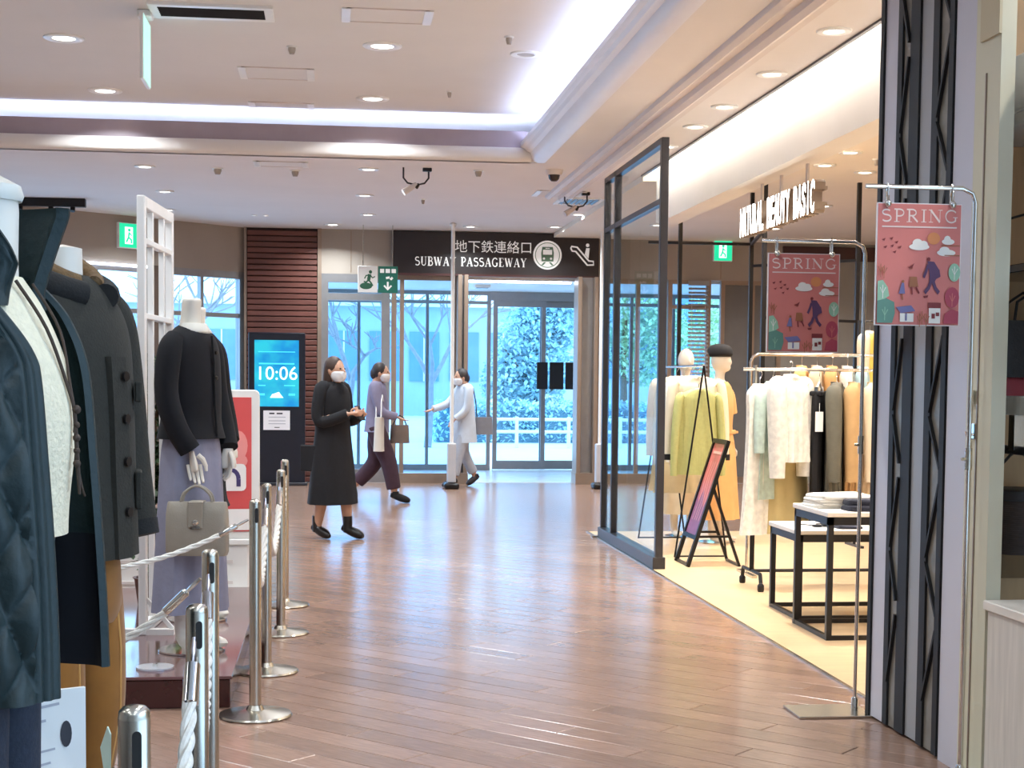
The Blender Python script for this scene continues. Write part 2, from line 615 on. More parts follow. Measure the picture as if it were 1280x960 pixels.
# shop beam with lit fascia
mb = MB()
mb.span((3.28, 6.1, 3.07), (3.50, 15.3, 3.75))
struct('wall_shop_beam', mb, M_fascia, 'bright washed bulkhead beam over the clothes shop entrance', 'beam')
mb = MB()
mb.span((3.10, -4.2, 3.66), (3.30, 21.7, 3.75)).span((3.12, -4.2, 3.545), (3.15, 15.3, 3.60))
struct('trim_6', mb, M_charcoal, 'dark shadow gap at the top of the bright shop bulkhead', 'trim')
tag(MB().span((3.155, 6.3, 3.61), (3.19, 15.2, 3.64)).build('wash_light_strip', M_ledw),
    'warm white light strip washing the shop bulkhead from above', 'light strip')
r_ = thing('cove_light', 'warm uplight trough fixed behind the shop bulkhead', 'light strip', (3.50, 10.8, 3.14))
MB().span((0, -4.4, 0), (.12, 4.4, .02)).span((.10, -4.4, .02), (.12, 4.4, .06)).build('trough', M_fascia, r_)
MB().span((.03, -4.3, .02), (.07, 4.3, .04)).build('led_strip', M_ledw, r_)
mb = MB()
mb.span((3.50, 5.6, 3.50), (10, 21.7, 3.6))
mb.span((3.14, 15.3, 3.50), (3.50, 21.7, 3.6))
struct('ceiling_shop', mb, M_shopceil, 'cream ceiling inside the clothes shop', 'ceiling')

# ---- enclosing walls
M_wall = mat('wall_paint', (206, 198, 190), 0.8, noise=(2, .03))
struct('wall_left', MB().span((-6.3, -4.2, 0), (-6.2, 17.5, 4.0)), M_wall, 'plain pale wall at the far left of the mall', 'wall')
struct('wall_rear', MB().span((-6.3, -4.3, 0), (10, -4.2, 4.0)), M_wall, 'plain pale wall behind the viewpoint', 'wall')
struct('wall_right', MB().span((10, -4.2, 0), (10.1, 25, 4.0)), M_wall, 'plain pale wall at the far right', 'wall')
struct('wall_shop_side', MB().span((2.56, 5.95, 0), (10, 6.05, 3.75)), M_white,
       'white wall end between the clothes shop and the bag shop', 'wall')

# ---- far facade at Y = 21.6
FY = 21.6
def FX(px):
    return .853 + (px - 490) * .011435
mb = MB()
mb.span((-.18, FY, 2.94), (.855, FY + .18, 3.56))
mb.span((3.80, FY, 2.94), (6.56, FY + .18, 3.56))
mb.span((.85, FY + .02, 2.94), (3.80, FY + .18, 3.56))
struct('wall_back', mb, M_beige, 'beige panelled wall above the entrance glazing', 'wall')
# joints of the beige panels
mb = MB()
for px in (440, 905):
    mb.span((FX(px) - .006, FY - .004, 2.96), (FX(px) + .006, FY + .01, 3.54))
struct('trim_7', mb, M_jamb, 'thin vertical joints in the beige wall panels', 'trim')
# slatted pier
pier = struct('wall_pier', MB().span((-1.17, FY + .02, 0), (-.18, FY + .3, 3.56)), M_slatgap,
              'reddish brown pier clad in horizontal slats behind the screen', 'wall')
sm_ = MB().box((0, 0, 0), (.97, .04, .066)).mesh('slat', M_slat, bevel=.006)
k = 0
while .05 + k * .08 < 3.53:
    o = bpy.data.objects.new('slat', sm_)
    COL.objects.link(o)
    o.parent = pier
    o.location = (-.675, FY + .01, .05 + k * .08)
    k += 1
struct('trim_8', MB().span((-.185, FY - .03, 0), (-.13, FY + .2, 3.56)).span((-1.20, FY - .03, 0), (-1.165, FY + .2, 3.56)), M_jamb,
       'brown metal edges on both sides of the slatted pier', 'trim')


def window(name, x0, x1, z0, z1, y, mull, label, fr=.055, m=None, d=.09, rails=(), gm=None):
    m = m or M_alu
    root = tag(thing(name, label, 'window'), kind='structure')
    f = MB()
    f.span((x0, y, z0), (x0 + fr, y + d, z1)).span((x1 - fr, y, z0), (x1, y + d, z1))
    f.span((x0 + fr, y, z1 - fr), (x1 - fr, y + d, z1)).span((x0 + fr, y, z0), (x1 - fr, y + d, z0 + fr * 1.6))
    f.build('window_frame', m, root)
    xs = [x0 + fr] + list(mull) + [x1 - fr]
    for xm in mull:
        MB().span((xm - fr / 2.4, y + .006, z0 + fr * 1.6), (xm + fr / 2.4, y + d - .006, z1 - fr)).build('mullion', m, root)
    for zr in rails:
        MB().span((x0 + fr, y + .008, zr - fr / 2.4), (x1 - fr, y + d - .008, zr + fr / 2.4)).build('rail', m, root)
    for a, b in zip(xs[:-1], xs[1:]):
        MB().span((a, y + d / 2 - .004, z0 + fr), (b, y + d / 2 + .004, z1 - fr * .6)).build('pane', gm or M_glass, root)
    return root


window('window_1', FX(402), FX(488), .0, 2.94, FY, [], 'tall glass panel between slatted pier and dark sign, bare tree beyond', .12, rails=(2.62,))
window('window_2', FX(490), FX(571), .0, 2.94, FY + .02, [FX(503)], 'glass panel left of the open doorway beneath the dark sign', .07, M_jamb)
window('window_3', FX(745), FX(836), .0, 2.94, FY + .02, [FX(800)], 'glass panel right of the doorway seen through the shop partition', .07, M_jamb)
window('window_4', FX(838), FX(893), .0, 2.94, FY, [], 'window with pale blinds behind the two shop mannequins', .06, M_jamb, rails=(2.55,))
window('window_5', FX(906), FX(985), .0, 2.94, FY, [FX(948)], 'grey screened window at the back of the shop beside hanging poster', .06, M_jamb, gm=mat('grey_screen_panel', (112, 112, 112), .25, noise=(3, .08)))
# door jambs of the entrance
for nm, a, b, lb in (('door_1', 570, 583, 'brown metal door jamb left of the bright doorway'),
                     ('door_2', 719, 745, 'brown metal door jamb right of the bright doorway')):
    root = tag(thing(nm, lb, 'door jamb'), kind='structure')
    MB().span((FX(a), FY - .28, 0), (FX(a) + .06, FY + .1, 2.94)).build('jamb_post', M_jamb, root, bevel=.006)
    MB().span((FX(b) - .06, FY - .28, 0), (FX(b), FY + .1, 2.94)).build('jamb_post', M_jamb, root, bevel=.006)
    MB().span((FX(a) + .06, FY - .12, 0), (FX(b) - .06, FY - .06, 2.94)).build('jamb_panel', M_alu, root)
    MB().span((FX(a) - .01, FY - .30, 0), (FX(b) + .01, FY + .1, .16)).build('jamb_base', M_jamb, root)
# sliding leaf pushed open at the right jamb
root = tag(thing('door_3', 'open sliding glass door leaf beside the right jamb', 'door'), kind='structure')
for x in (FX(727), FX(741)):
    MB().span((x - .02, FY + .12, .05), (x + .02, FY + .17, 2.9)).build('stile', M_alu, root)
MB().span((FX(727), FY + .14, .05), (FX(741), FY + .15, 2.9)).build('pane', M_glass, root)
MB().tube([(FX(738), FY + .08, .95), (FX(738), FY + .08, 1.25)], .012).build('handle', M_chrome, root)
# skirt rail below the fixed panels
struct('baseboard_back', MB().span((FX(490), FY - .06, 0), (FX(571), FY + .02, .14)).span((FX(745), FY - .06, 0), (FX(838), FY + .02, .14)),
       M_jamb, 'brown kick plate below the entrance glazing', 'baseboard')
# vestibule ceiling and outer glazing
struct('ceiling_vestibule', MB().span((-1.2, FY + .18, 2.9), (10, 25, 3.0)), M_white, 'white ceiling of the glazed vestibule', 'ceiling')
tag(MB().span((FX(584), FY + .30, 2.875), (FX(718), FY + .36, 2.9)).build('vestibule_light', emis('vest_led', (225, 236, 255), 8)),
    'slim bright light strip across the top of the open doorway', 'light strip')
r_ = thing('ceiling_unit', 'small white box unit on the vestibule ceiling above the doorway', 'vent', (2.27, 23.0, 2.9))
MB().box((0, 0, -.02), (.24, .24, .04)).build('housing', M_whiteplastic, r_, bevel=.005)
MB().box((0, 0, -.043), (.18, .18, .008)).build('grille', M_alu, r_)
OY = 24.6
window('window_6', -1.1, 2.58, .0, 2.9, OY, [.45, 1.02, 1.55], 'outer glazing of the vestibule left of the outer doors', .06, rails=(2.72,))
window('window_7', 4.15, 9.8, .0, 2.9, OY, [4.9, 5.6, 6.6, 8.0], 'outer glazing of the vestibule right of the outer doors', .06, rails=(2.72,))
for nm, a, b, lb in (('door_4', 2.62, 3.48, 'outer sliding glass door with slim metal stiles, left leaf'),
                     ('door_5', 3.40, 4.12, 'outer sliding glass door behind black notice panel, right leaf')):
    root = tag(thing(nm, lb, 'door'), kind='structure')
    yy = OY + (0 if nm == 'door_4' else .1)
    for x in (a, b - .07):
        MB().span((x, yy, 0.02), (x + .07, yy + .05, 2.76)).build('stile', M_alu, root)
    MB().span((a + .07, yy, 2.66), (b - .07, yy + .05, 2.76)).build('top_rail', M_alu, root)
    MB().span((a + .07, yy, .02), (b - .07, yy + .05, .16)).build('bottom_rail', M_alu, root)
    MB().span((a + .07, yy + .02, .16), (b - .07, yy + .03, 2.66)).build('pane', M_glass, root)
struct('trim_9', MB().span((2.58, OY - .02, 2.76), (4.15, OY + .16, 2.9)), M_alu, 'metal head rail over the outer doors', 'trim')
root = thing('notice_board', 'row of black notice boards on the outer glass door', 'notice board', (3.75, OY - .05, 1.55))
for x0, x1 in ((-.42, -.24), (-.21, .02), (.05, .24), (.30, .42)):
    MB().span((x0, -.012, -.22), (x1, .012, .22)).build('board', M_dark, root, bevel=.004)
# diagonal left facade
ax, ay = -1.17, 21.70
dirx, diry = -.755, -.656
def dg(t, d, z):
    return (ax + dirx * t + .656 * d, ay + diry * t - .755 * d, z)
def dspan(mb, t0, t1, d0, d1, z0, z1):
    q = [(t0, d0), (t1, d0), (t1, d1), (t0, d1)]
    return mb.loft([[dg(t, d, z0) for t, d in q], [dg(t, d, z1) for t, d in q]])
mb = MB()
dspan(mb, -.05, 6.8, -.12, 0, 2.94, 3.56)
struct('wall_diagonal', mb, M_beige, 'beige wall above the angled windows at the left', 'wall')
def dwindow(name, t0, t1, mull, label):
    root = tag(thing(name, label, 'window'), kind='structure')
    f = MB()
    for a, b in ((t0, t0 + .09), (t1 - .09, t1)):
        dspan(f, a, b, -.1, 0, 0, 2.94)
    dspan(f, t0 + .09, t1 - .09, -.1, 0, 2.84, 2.94)
    dspan(f, t0 + .09, t1 - .09, -.1, 0, 0, .14)
    f.build('window_frame', M_alu, root)
    for m_ in mull:
        dspan(MB(), m_ - .025, m_ + .025, -.09, -.01, .14, 2.84).build('mullion', M_alu, root)
    dspan(MB(), t0 + .09, t1 - .09, -.09, -.01, 2.3, 2.36).build('rail', M_alu, root)
    dspan(MB(), t0 + .09, t1 - .09, -.055, -.045, .1, 2.86).build('pane', M_glass, root)
dwindow('window_8', .03, 1.35, [.75], 'angled window beside the slatted pier, behind the navy jacket mannequin')
mb = MB()
dspan(mb, 1.35, 1.62, -.16, .04, 0, 2.94)
struct('wall_column', mb, mat('brown_column', (92, 78, 70), .4, noise=(5, .08)), 'narrow brown column between the angled windows', 'column')
dwindow('window_9', 1.62, 3.2, [2.4], 'angled window seen through the white lattice frame')
dwindow('window_10', 3.2, 6.6, [4.6], 'angled window at the far left behind the coats')
mb = MB()
dspan(mb, 1.62, 3.2, .01, .03, 2.90, 2.93)
tag(mb.build('lintel_light', emis('lintel_led', (226, 236, 255), 5)), 'slim bright strip above the window behind the lattice frame', 'light strip')
# back wall of the shop
struct('wall_shop_back', MB().span((FX(985), FY, 0), (10, FY + .15, 3.56)), mat('shop_back_grey', (150, 148, 142), .7, noise=(3, .04)),
       'grey rear wall of the clothes shop', 'wall')
tag(MB().span((FX(985), FY - .04, 3.25), (9.9, FY, 3.45)).build('trim_10', mat('dark_header', (64, 36, 34), .5, noise=(4, .1))),
    'dark brown header band on the shop rear wall', 'trim', None, 'structure')

M_blind = mat('blind_grey', (150, 150, 152), .6, noise=(6, .04))
r_ = thing('window_blind', 'grey slatted blind lowered over the window behind the shop mannequins', 'blind', (FX(876), FY - .05, 0))
for i in range(34):
    MB().box((0, 0, .9 + i * .058), (.30, .035, .006), rx=.9).build('slat', M_blind, r_)
MB().span((-.15, -.025, 2.86), (.15, .025, 2.93)).build('head_rail', M_blind, r_)
for x in (-.1, .1):
    MB().tube([(x, 0, .86), (x, 0, 2.88)], .003, 6).build('cord', M_white, r_)

# ================================================================== CEILING FITTINGS
def downlight(x, y, z, label, col=(1, .95, .9), watts=None, lens=None, r=.105, rings=True, group=None, spread=140):
    root = thing('recessed_downlight', label, 'ceiling light', (x, y, z), 0, group)
    t = MB().lathe([(r * .55, -.004), (r * .62, -.012), (r * .95, -.012), (r, -.006), (r, .0), (r * .55, 0)], 24)
    t.build('trim_ring', M_whiteplastic, root, smooth=True)
    MB().lathe([(.001, -.006), (r * .62, -.006), (r * .62, -.001), (.001, -.001)], 20).build('lens', lens or M_lens, root, smooth=True)
    if watts:
        lamp('downlight_lamp', (x, y, z - .03), watts, col, .14, root, spread)
    return root


NEUT, WARM = (.93, 1.0, 1.02), (1, .95, .88)
k_ = .944
for x, y, lb, w in ((-2.11, 12.586, 'large round downlight on tray ceiling left of the hanging exit blade', 1),
                    (-2.11, 14.818, 'round downlight on tray ceiling near the mauve band, left of exit blade', 1),
                    (.407, 12.461, 'large round downlight on tray ceiling between ceiling hatches', 1),
                    (.394, 14.791, 'round downlight on tray ceiling near the mauve band, centre', 1)):
    downlight(x * k_, y * k_, ZT, lb, NEUT, MALL_W, r=.15)
downlight(1.583 * k_, 12.568 * k_, ZT, 'unlit round ceiling fitting near the bright right cove', lens=M_lensoff, r=.12)
for x, y, lb in ((-1.84, 15.6, 'lit downlight on lower ceiling just past the mauve band, left row, first'),
                 (-1.86, 17.64, 'lit downlight on lower ceiling left row, second from the mauve band'),
                 (.373, 15.37, 'lit downlight on lower ceiling left of the spotlight bracket'),
                 (.382, 17.56, 'lit downlight on lower ceiling centre row, second from the mauve band'),
                 (.468, 19.59, 'small lit downlight on lower ceiling above the beige panel, third of row'),
                 (-2.03, 19.56, 'small lit downlight on lower ceiling left row above the lattice frame'),
                 (1.889, 20.8, 'small lit downlight at the foot of the ceiling just above the dark sign'),
                 (3.02, 20.6, 'small lit downlight above the right end of the dark sign'),
                 (3.08, 19.0, 'lit downlight beside the square vent near the glass partition')):
    downlight(x, y, ZS, lb, NEUT, MALL_W * .8)
downlight(.024, 20.95, ZS, 'bright downlight close to the beige panel, washing the wall below', NEUT, MALL_W * .9, r=.12)
for i, y in enumerate((8.865, 10.15, 11.40, 12.32, 13.4)):
    downlight(2.96, y, ZS, ['lit downlight over the shop edge, nearest of its row', 'lit downlight over the shop edge, second nearest of its row',
                            'lit downlight over the shop edge, third nearest of its row', 'lit downlight over the shop edge, fourth nearest of its row',
                            'lit downlight over the shop edge seen above the glass partition'][i], WARM, SHOP_W * .38, M_lensw, spread=56)
for x, y, lb in ((4.525, 13.04, 'bright round spotlight on the shop ceiling nearest the bulkhead'),
                 (4.56, 13.84, 'small round spotlight on the shop ceiling behind the bulkhead'),
                 (5.087, 14.23, 'round spotlight on the shop ceiling nearest the folding partition'),
                 ):
    downlight(x, y, 3.5, lb, WARM, SHOP_W, M_lensw)
# further rows of the same fittings that the photo does not show
for x, y in ((3.9, 9.0), (5.2, 9.0), (3.9, 11.0), (5.4, 11.2), (6.8, 12.0), (4.2, 17), (5.6, 17), (7.2, 16), (4.2, 19.5), (5.8, 19.6), (7.5, 19.5), (3.7, 7.2), (5.2, 7.2)):
    downlight(x, y, 3.5, 'warm downlight further inside the shop ceiling, hidden from view', WARM, SHOP_W, M_lensw, group='hidden shop downlights')
for x, y in ((-2.0, 9.7), (.39, 9.7), (-2.0, 7.5), (.39, 7.5), (-2.0, 5.3), (.39, 5.3), (-2.0, 3.1), (.39, 3.1), (-2.0, .9), (.39, .9), (-2, -1.3), (.39, -1.3), (-4.4, 11.7), (-4.4, 7.5), (-4.4, 3.1)):
    downlight(x, y, ZT, 'tray ceiling downlight nearer than the photo shows', NEUT, MALL_W * (.45 if y < 6 else .9), r=.15, group='hidden tray downlights')
for y in (7.5, 6.0, 4.5, 3.0, 1.5, 0):
    downlight(2.96, y, ZS, 'shop edge downlight nearer than the photo shows', WARM, SHOP_W * .6, M_lensw, group='hidden shop edge downlights')

# HVAC slot diffuser
r_ = thing('air_diffuser', 'long slotted air diffuser on the tray ceiling at top of picture', 'vent', (-.82, 10.85, ZT))
MB().span((-.42, -.20, -.02), (.42, -.14, 0)).span((-.42, .14, -.02), (.42, .20, 0)).span((-.42, -.14, -.02), (-.36, .14, 0)).span((.36, -.14, -.02), (.42, .14, 0)).build('frame', M_whiteplastic, r_)
for i in range(6):
    MB().box((0, -.115 + i * .046, -.008), (.72, .006, .03), rx=.6).build('slat', M_dark, r_)
for (x0, x1, y0, y1, z, lb) in ((-.73, -.17, 12.72, 13.2, ZT, 'rectangular ceiling hatch with white corner clips, nearer of a pair'),
                                (-.73, -.19, 14.3, 14.75, ZT, 'rectangular ceiling hatch with white corner clips, close to the mauve band'),
                                (.10, .67, 10.6, 11.0, ZT, 'rectangular ceiling hatch above the large central downlight'),
                                (-.72, -.25, 15.0, 15.35, ZS, 'faint access hatch on the lower ceiling just past the band'),
                                (2.28, 2.78, 16.7, 17.2, ZS, 'access hatch on lower ceiling under the spotlight bracket')):
    r_ = thing('ceiling_hatch', lb, 'hatch', ((x0 + x1) / 2, (y0 + y1) / 2, z))
    hx_, hy_ = (x1 - x0) / 2, (y1 - y0) / 2
    f = MB()
    MB().span((-hx_, -hy_, -.008), (hx_, -hy_ + .012, 0)).build('frame_bar', M_trim, r_)
    MB().span((-hx_, hy_ - .012, -.008), (hx_, hy_, 0)).build('frame_bar', M_trim, r_)
    for s in (-1, 1):
        MB().span((s * hx_ - .03, -hy_, -.012), (s * hx_ + .03, hy_, 0)).build('edge_strip', M_whiteplastic, r_)
    MB().span((-hx_ + .03, -hy_ + .012, -.004), (hx_ - .03, hy_ - .012, 0)).build('panel', M_ceil, r_)
r_ = thing('ceiling_vent', 'square dark-slatted vent on lower ceiling next to the glass partition', 'vent', (3.23, 18.0, 3.5))
r_.location = (2.86, 17.6, ZS)
MB().span((-.26, -.3, -.015), (.26, -.25, 0)).span((-.26, .25, -.015), (.26, .3, 0)).span((-.26, -.25, -.015), (-.21, .25, 0)).span((.21, -.25, -.015), (.26, .25, 0)).build('frame', M_whiteplastic, r_)
for i in range(7):
    MB().box((-.18 + i * .06, 0, -.01), (.03, .48, .008), ry=.5).build('slat', M_charcoal, r_)
# small round detectors
for x, y, z, r, lb in ((1.461, 15.27, ZS, .05, 'pale smoke detector hanging from lower ceiling left of the dome camera'),
                       (-1.127, 15.6, ZS, .055, 'small grey ceiling detector right of a lit downlight'),
                       (-.36, 15.62, ZS, .05, 'small grey ceiling detector beside the faint access hatch'),
                       (1.30, 11.3, ZT, .035, 'small round sprinkler on tray ceiling left of the right cove'),
                       (1.03, 13.5, ZT, .025, 'tiny sprinkler on tray ceiling near the bright corner of the cove'),
                       (-.30, 11.9, ZT, .04, 'small dark sprinkler on tray ceiling below the slotted diffuser'),
                       (1.06, 17.8, ZS, .03, 'tiny dark sprinkler on the lower ceiling above the dark sign'),
                       (4.9, 13.4, 3.5, .04, 'small pale detector on the shop ceiling between spotlights')):
    r_ = thing('ceiling_detector', lb, 'detector', (x, y, z))
    MB().lathe([(.001, -.012), (r, -.012), (r, 0), (.001, 0)], 18).build('base', M_whiteplastic, r_, smooth=True)
    MB().lathe([(.001, -.05 - r * .3), (r * .45, -.05 - r * .25), (r * .7, -.03), (r * .7, -.012), (.001, -.012)], 18).build('head', M_lensoff, r_, smooth=True)
# dome camera
r_ = thing('dome_camera', 'dark dome security camera on lower ceiling near the cove corner', 'camera', (2.20, 15.1, ZS))
MB().lathe([(.001, -.05), (.075, -.05), (.09, -.02), (.09, 0), (.001, 0)], 24).build('housing', M_trim, r_, smooth=True)
MB().lathe([(.001, -.115), (.03, -.11), (.052, -.085), (.06, -.05), (.001, -.05)], 24).build('dome', mat('smoked_dome', (48, 34, 34), .12, noise=(9, .05)), r_, smooth=True)
# spotlight / speaker brackets
for x, y, lb in ((.84, 15.2, 'black spotlight bracket on lower ceiling above the beige wall'),
                 (2.70, 16.8, 'black spotlight bracket on lower ceiling close to the glass partition')):
    r_ = thing('spot_bracket', lb, 'bracket', (x, y, ZS))
    MB().span((.06, -.03, -.035), (.15, .03, 0)).build('mount_block', M_black, r_, bevel=.005)
    MB().tube([(-.13, 0, 0), (-.13, 0, -.10), (-.09, 0, -.15), (.0, 0, -.17), (.08, 0, -.15), (.12, 0, -.10), (.12, 0, -.03)], .009).build('arm', M_charcoal, r_, smooth=True)
    MB().tube([(0, 0, -.16), (-.07, -.02, -.21), (-.13, -.03, -.25)], [.022, .03, .034], 12).build('lamp_head', M_trim, r_, smooth=True)
    MB().tube([(.02, 0, -.16), (.0, -.02, -.20)], .016, 10).build('joint', M_black, r_)
# black track on the ceiling far left
r_ = thing('track_light', 'black track light bar on the ceiling above the teal coat', 'track light', (-3.33, 18.6, ZS))
MB().span((-.62, -.05, -.1), (.45, .05, 0)).build('track', M_black, r_, bevel=.006)
for x in (-.3, .05, .3):
    MB().tube([(x, 0, -.1), (x, -.02, -.15)], .03, 10).build('spot_head', M_black, r_)
# two tiny ceiling spots
for x, lb in ((-.98, 'tiny bright ceiling spot above the slatted pier, left of two'), (-.83, 'tiny bright ceiling spot above the slatted pier, right of two')):
    downlight(x, 19.95, ZS, lb, lens=M_lens, r=.035)
# hanging exit blade
r_ = thing('hanging_exit_sign', 'thin white exit sign blade hanging edge-on from the tray ceiling', 'exit sign', (-1.285, 10.95, ZT))
MB().span((-.05, -.07, -.05), (.05, .07, 0)).build('mount', M_whiteplastic, r_, bevel=.008)
MB().span((-.012, -.22, -.50), (.012, .2, -.05)).build('panel', M_whiteplastic, r_, bevel=.004)
MB().span((.0125, -.21, -.49), (.0145, .19, -.06)).build('sign_face', mat('exit_face', (190, 236, 228), .3, emit=(170, 235, 225), estr=.7), r_)


# ================================================================== SIGNS ON THE FACADE
M_signdark = mat('sign_board', (38, 30, 32), .4, noise=(2, .12))
M_signtext = mat('sign_text', (226, 226, 224), .5, emit=(240, 240, 240), estr=.25)
M_signgreen = mat('sign_green', (96, 130, 106), .5, noise=(9, .03))
M_green = emis('exit_green', (24, 190, 140), 1.1)
M_greenw = emis('exit_white', (225, 255, 245), 1.3)
SX0, SX1, SZ0, SZ1 = FX(490), FX(747), 2.95, 3.55
r_ = thing('subway_sign', 'wide dark sign reading SUBWAY PASSAGEWAY with train and escalator symbols', 'sign', ((SX0 + SX1) / 2, FY - .06, SZ0))
cx = (SX0 + SX1) / 2
sb_ = MB().span((SX0 - cx, -.04, 0), (SX1 - cx, .07, .60)).build('board', M_signdark, r_, bevel=.006)
MB().span((SX0 - cx, -.052, -.02), (SX1 - cx, -.03, .012)).build('lower_edge', mat('sign_edge', (70, 38, 36), .4, noise=(5, .1)), r_)
def sfn(u, v, d):
    return (u - cx, -.041 - d, v - SZ0)
p = Print(sfn, .002)
def SZ(py, px=600):
    return on_y(px, py, FY - .1).z
p.serif('SUBWAY PASSAGEWAY', FX(518), FX(656), SZ(333, 590), .125, M_signtext, 1.05)
p.text('地下鉄連絡口', FX(615), SZ(310, 615), .185, M_signtext)
tu, tv = FX(682), SZ(319, 682)
p.oval(tu, tv, .205, .205, M_signtext, 32).up()
p.oval(tu, tv, .178, .178, M_signgreen, 32).up()
p.oval(tu, tv, .168, .168, M_signtext, 32).up()
p.poly([(tu - .085, tv - .09), (tu + .085, tv - .09), (tu + .09, tv + .03), (tu + .075, tv + .115), (tu - .075, tv + .115), (tu - .09, tv + .03)], M_signgreen)
p.poly([(tu - .05, tv - .1), (tu - .02, tv - .1), (tu - .06, tv - .145), (tu - .09, tv - .145)], M_signgreen)
p.poly([(tu + .05, tv - .1), (tu + .02, tv - .1), (tu + .06, tv - .145), (tu + .09, tv - .145)], M_signgreen).up()
p.rect(tu - .065, tv + .005, tu + .065, tv + .075, M_signtext)
p.rect(tu - .03, tv + .088, tu + .03, tv + .1, M_signtext)
p.oval(tu - .05, tv - .05, .017, .017, M_signtext, 10).oval(tu + .05, tv - .05, .017, .017, M_signtext, 10)
eu, ev = FX(726), SZ(320, 726)
esc = [(-.16, .13), (-.09, .13), (.09, -.10), (.17, -.10)]
p.line([(eu - .17, ev + .1), (eu - .16, ev + .13), (eu - .08, ev + .12), (eu + .09, ev - .07), (eu + .155, ev - .075), (eu + .16, ev - .125), (eu + .07, ev - .13), (eu - .1, ev + .06), (eu - .15, ev + .065), (eu - .17, ev + .1)], .024, M_signtext)
p.oval(eu + .07, ev + .15, .026, .026, M_signtext, 12)
p.poly([(eu + .03, ev + .02), (eu + .085, ev - .04), (eu + .1, ev + .11), (eu + .05, ev + .11)], M_signtext)
p.build('lettering', sb_)

# hanging evacuation sign (two leaves)
r_ = thing('evacuation_sign', 'hanging green and white evacuation sign with running figure and arrow', 'exit sign', (FX(471), 20.9, SZ(369, 471)))
MB().span((-.27, -.015, 0), (-.005, .015, .36)).build('white_panel', M_whiteplastic, r_, bevel=.004)
MB().span((.005, -.015, 0), (.27, .015, .36)).build('green_panel', mat('panel_green', (18, 110, 92), .4, noise=(6, .05)), r_, bevel=.004)
for x in (-.2, .2):
    MB().tube([(x, 0, .36), (x, 0, ZS - r_.location.z)], .006, 6).build('hanging_rod', M_steel, r_)
M_dgreen = mat('print_green', (28, 92, 66), .5, noise=(9, .03))
p = Print(lambda u, v, d: (u, -.0155 - d, v), .001)
p.oval(-.16, .09, .085, .045, M_dgreen)
p.oval(-.10, .28, .022, .024, M_dgreen)
p.line([(-.11, .25), (-.125, .17)], .045, M_dgreen).line([(-.125, .17), (-.09, .13), (-.07, .09)], .022, M_dgreen)
p.line([(-.125, .17), (-.16, .14), (-.19, .15)], .022, M_dgreen).line([(-.11, .24), (-.07, .2), (-.04, .22)], .016, M_dgreen).line([(-.115, .24), (-.16, .23), (-.18, .19)], .016, M_dgreen)
p.rect(.03, .27, .085, .325, M_signtext).rect(.105, .27, .165, .325, M_signtext).rect(.185, .27, .245, .325, M_signtext)
p.line([(.11, .2), (.16, .21)], .03, M_signtext).line([(.17, .18), (.2, .21)], .03, M_signtext)
p.line([(.135, .15), (.135, .06)], .025, M_signtext).line([(.085, .1), (.135, .045), (.185, .1)], .025, M_signtext)
p.build('print', r_)


def exit_box(loc, rz, label, s=1.0):
    r_ = thing('exit_sign', label, 'exit sign', loc, rz)
    MB().span((-.14 * s, -.02, -.15 * s), (.14 * s, .05, .15 * s)).build('housing', M_whiteplastic, r_, bevel=.006)
    lf_ = MB().span((-.13 * s, -.024, -.14 * s), (.13 * s, -.019, .14 * s)).build('lit_face', M_green, r_)
    p = Print(lambda u, v, d: (u * s, -.0245 - d, v * s), .001)
    p.rect(-.06, -.1, .05, .1, M_greenw).up()
    p.oval(.0, .065, .02, .02, M_green, 10)
    p.line([(0, .04), (-.01, -.02), (.03, -.05), (.03, -.09)], .024, M_green).line([(-.01, -.02), (-.04, -.08)], .022, M_green).line([(.0, .03), (.035, .0)], .016, M_green)
    p.build('pictogram', lf_)
    return r_


exit_box(dg(1.95, .03, 3.30), R(41), 'lit green exit sign on the beige wall left of the lattice frame', 1.1)
exit_box((FX(906), FY - .05, 3.36), 0, 'lit green exit sign on the back wall inside the shop')

# digital kiosk
r_ = thing('information_kiosk', 'black upright display kiosk showing 10:06 on a blue screen', 'kiosk', (-.73, 21.1, 0))
MB().span((-.385, -.06, 0.03), (.385, .10, 2.09)).build('body', mat('kiosk_body', (22, 24, 36), .3, noise=(6, .1)), r_, bevel=.012)
MB().span((-.42, -.16, 0), (.42, .16, .04)).build('base_plate', M_charcoal, r_, bevel=.006)
ms = bpy.data.materials.new('kiosk_screen')
ms.use_nodes = True
nt = ms.node_tree
b_ = nt.nodes['Principled BSDF']
b_.inputs['Base Color'].default_value = (.01, .02, .03, 1)
b_.inputs['Roughness'].default_value = .2
tc_ = nt.nodes.new('ShaderNodeTexCoord')
wv = nt.nodes.new('ShaderNodeTexNoise')
wv.inputs['Scale'].default_value = 4.0
cr_ = nt.nodes.new('ShaderNodeValToRGB')
cr_.color_ramp.elements[0].position = .35
cr_.color_ramp.elements[0].color = (.0, .25, .62, 1)
cr_.color_ramp.elements[1].position = .65
cr_.color_ramp.elements[1].color = (.02, .52, .66, 1)
nt.links.new(tc_.outputs['Object'], wv.inputs['Vector'])
nt.links.new(wv.outputs['Fac'], cr_.inputs['Fac'])
nt.links.new(cr_.outputs['Color'], b_.inputs['Emission Color'])
b_.inputs['Emission Strength'].default_value = 1.0
sc_ = MB().span((-.30, -.066, 1.08), (.30, -.059, 1.985)).build('screen', ms, r_)
M_scrw = emis('screen_white', (210, 245, 255), 1.1)
M_scrt = emis('screen_teal', (60, 190, 215), .9)
p = Print(lambda u, v, d: (u, -.0665 - d, v), .001)
p.text('10:06', 0, 1.525, .26, M_scrw)
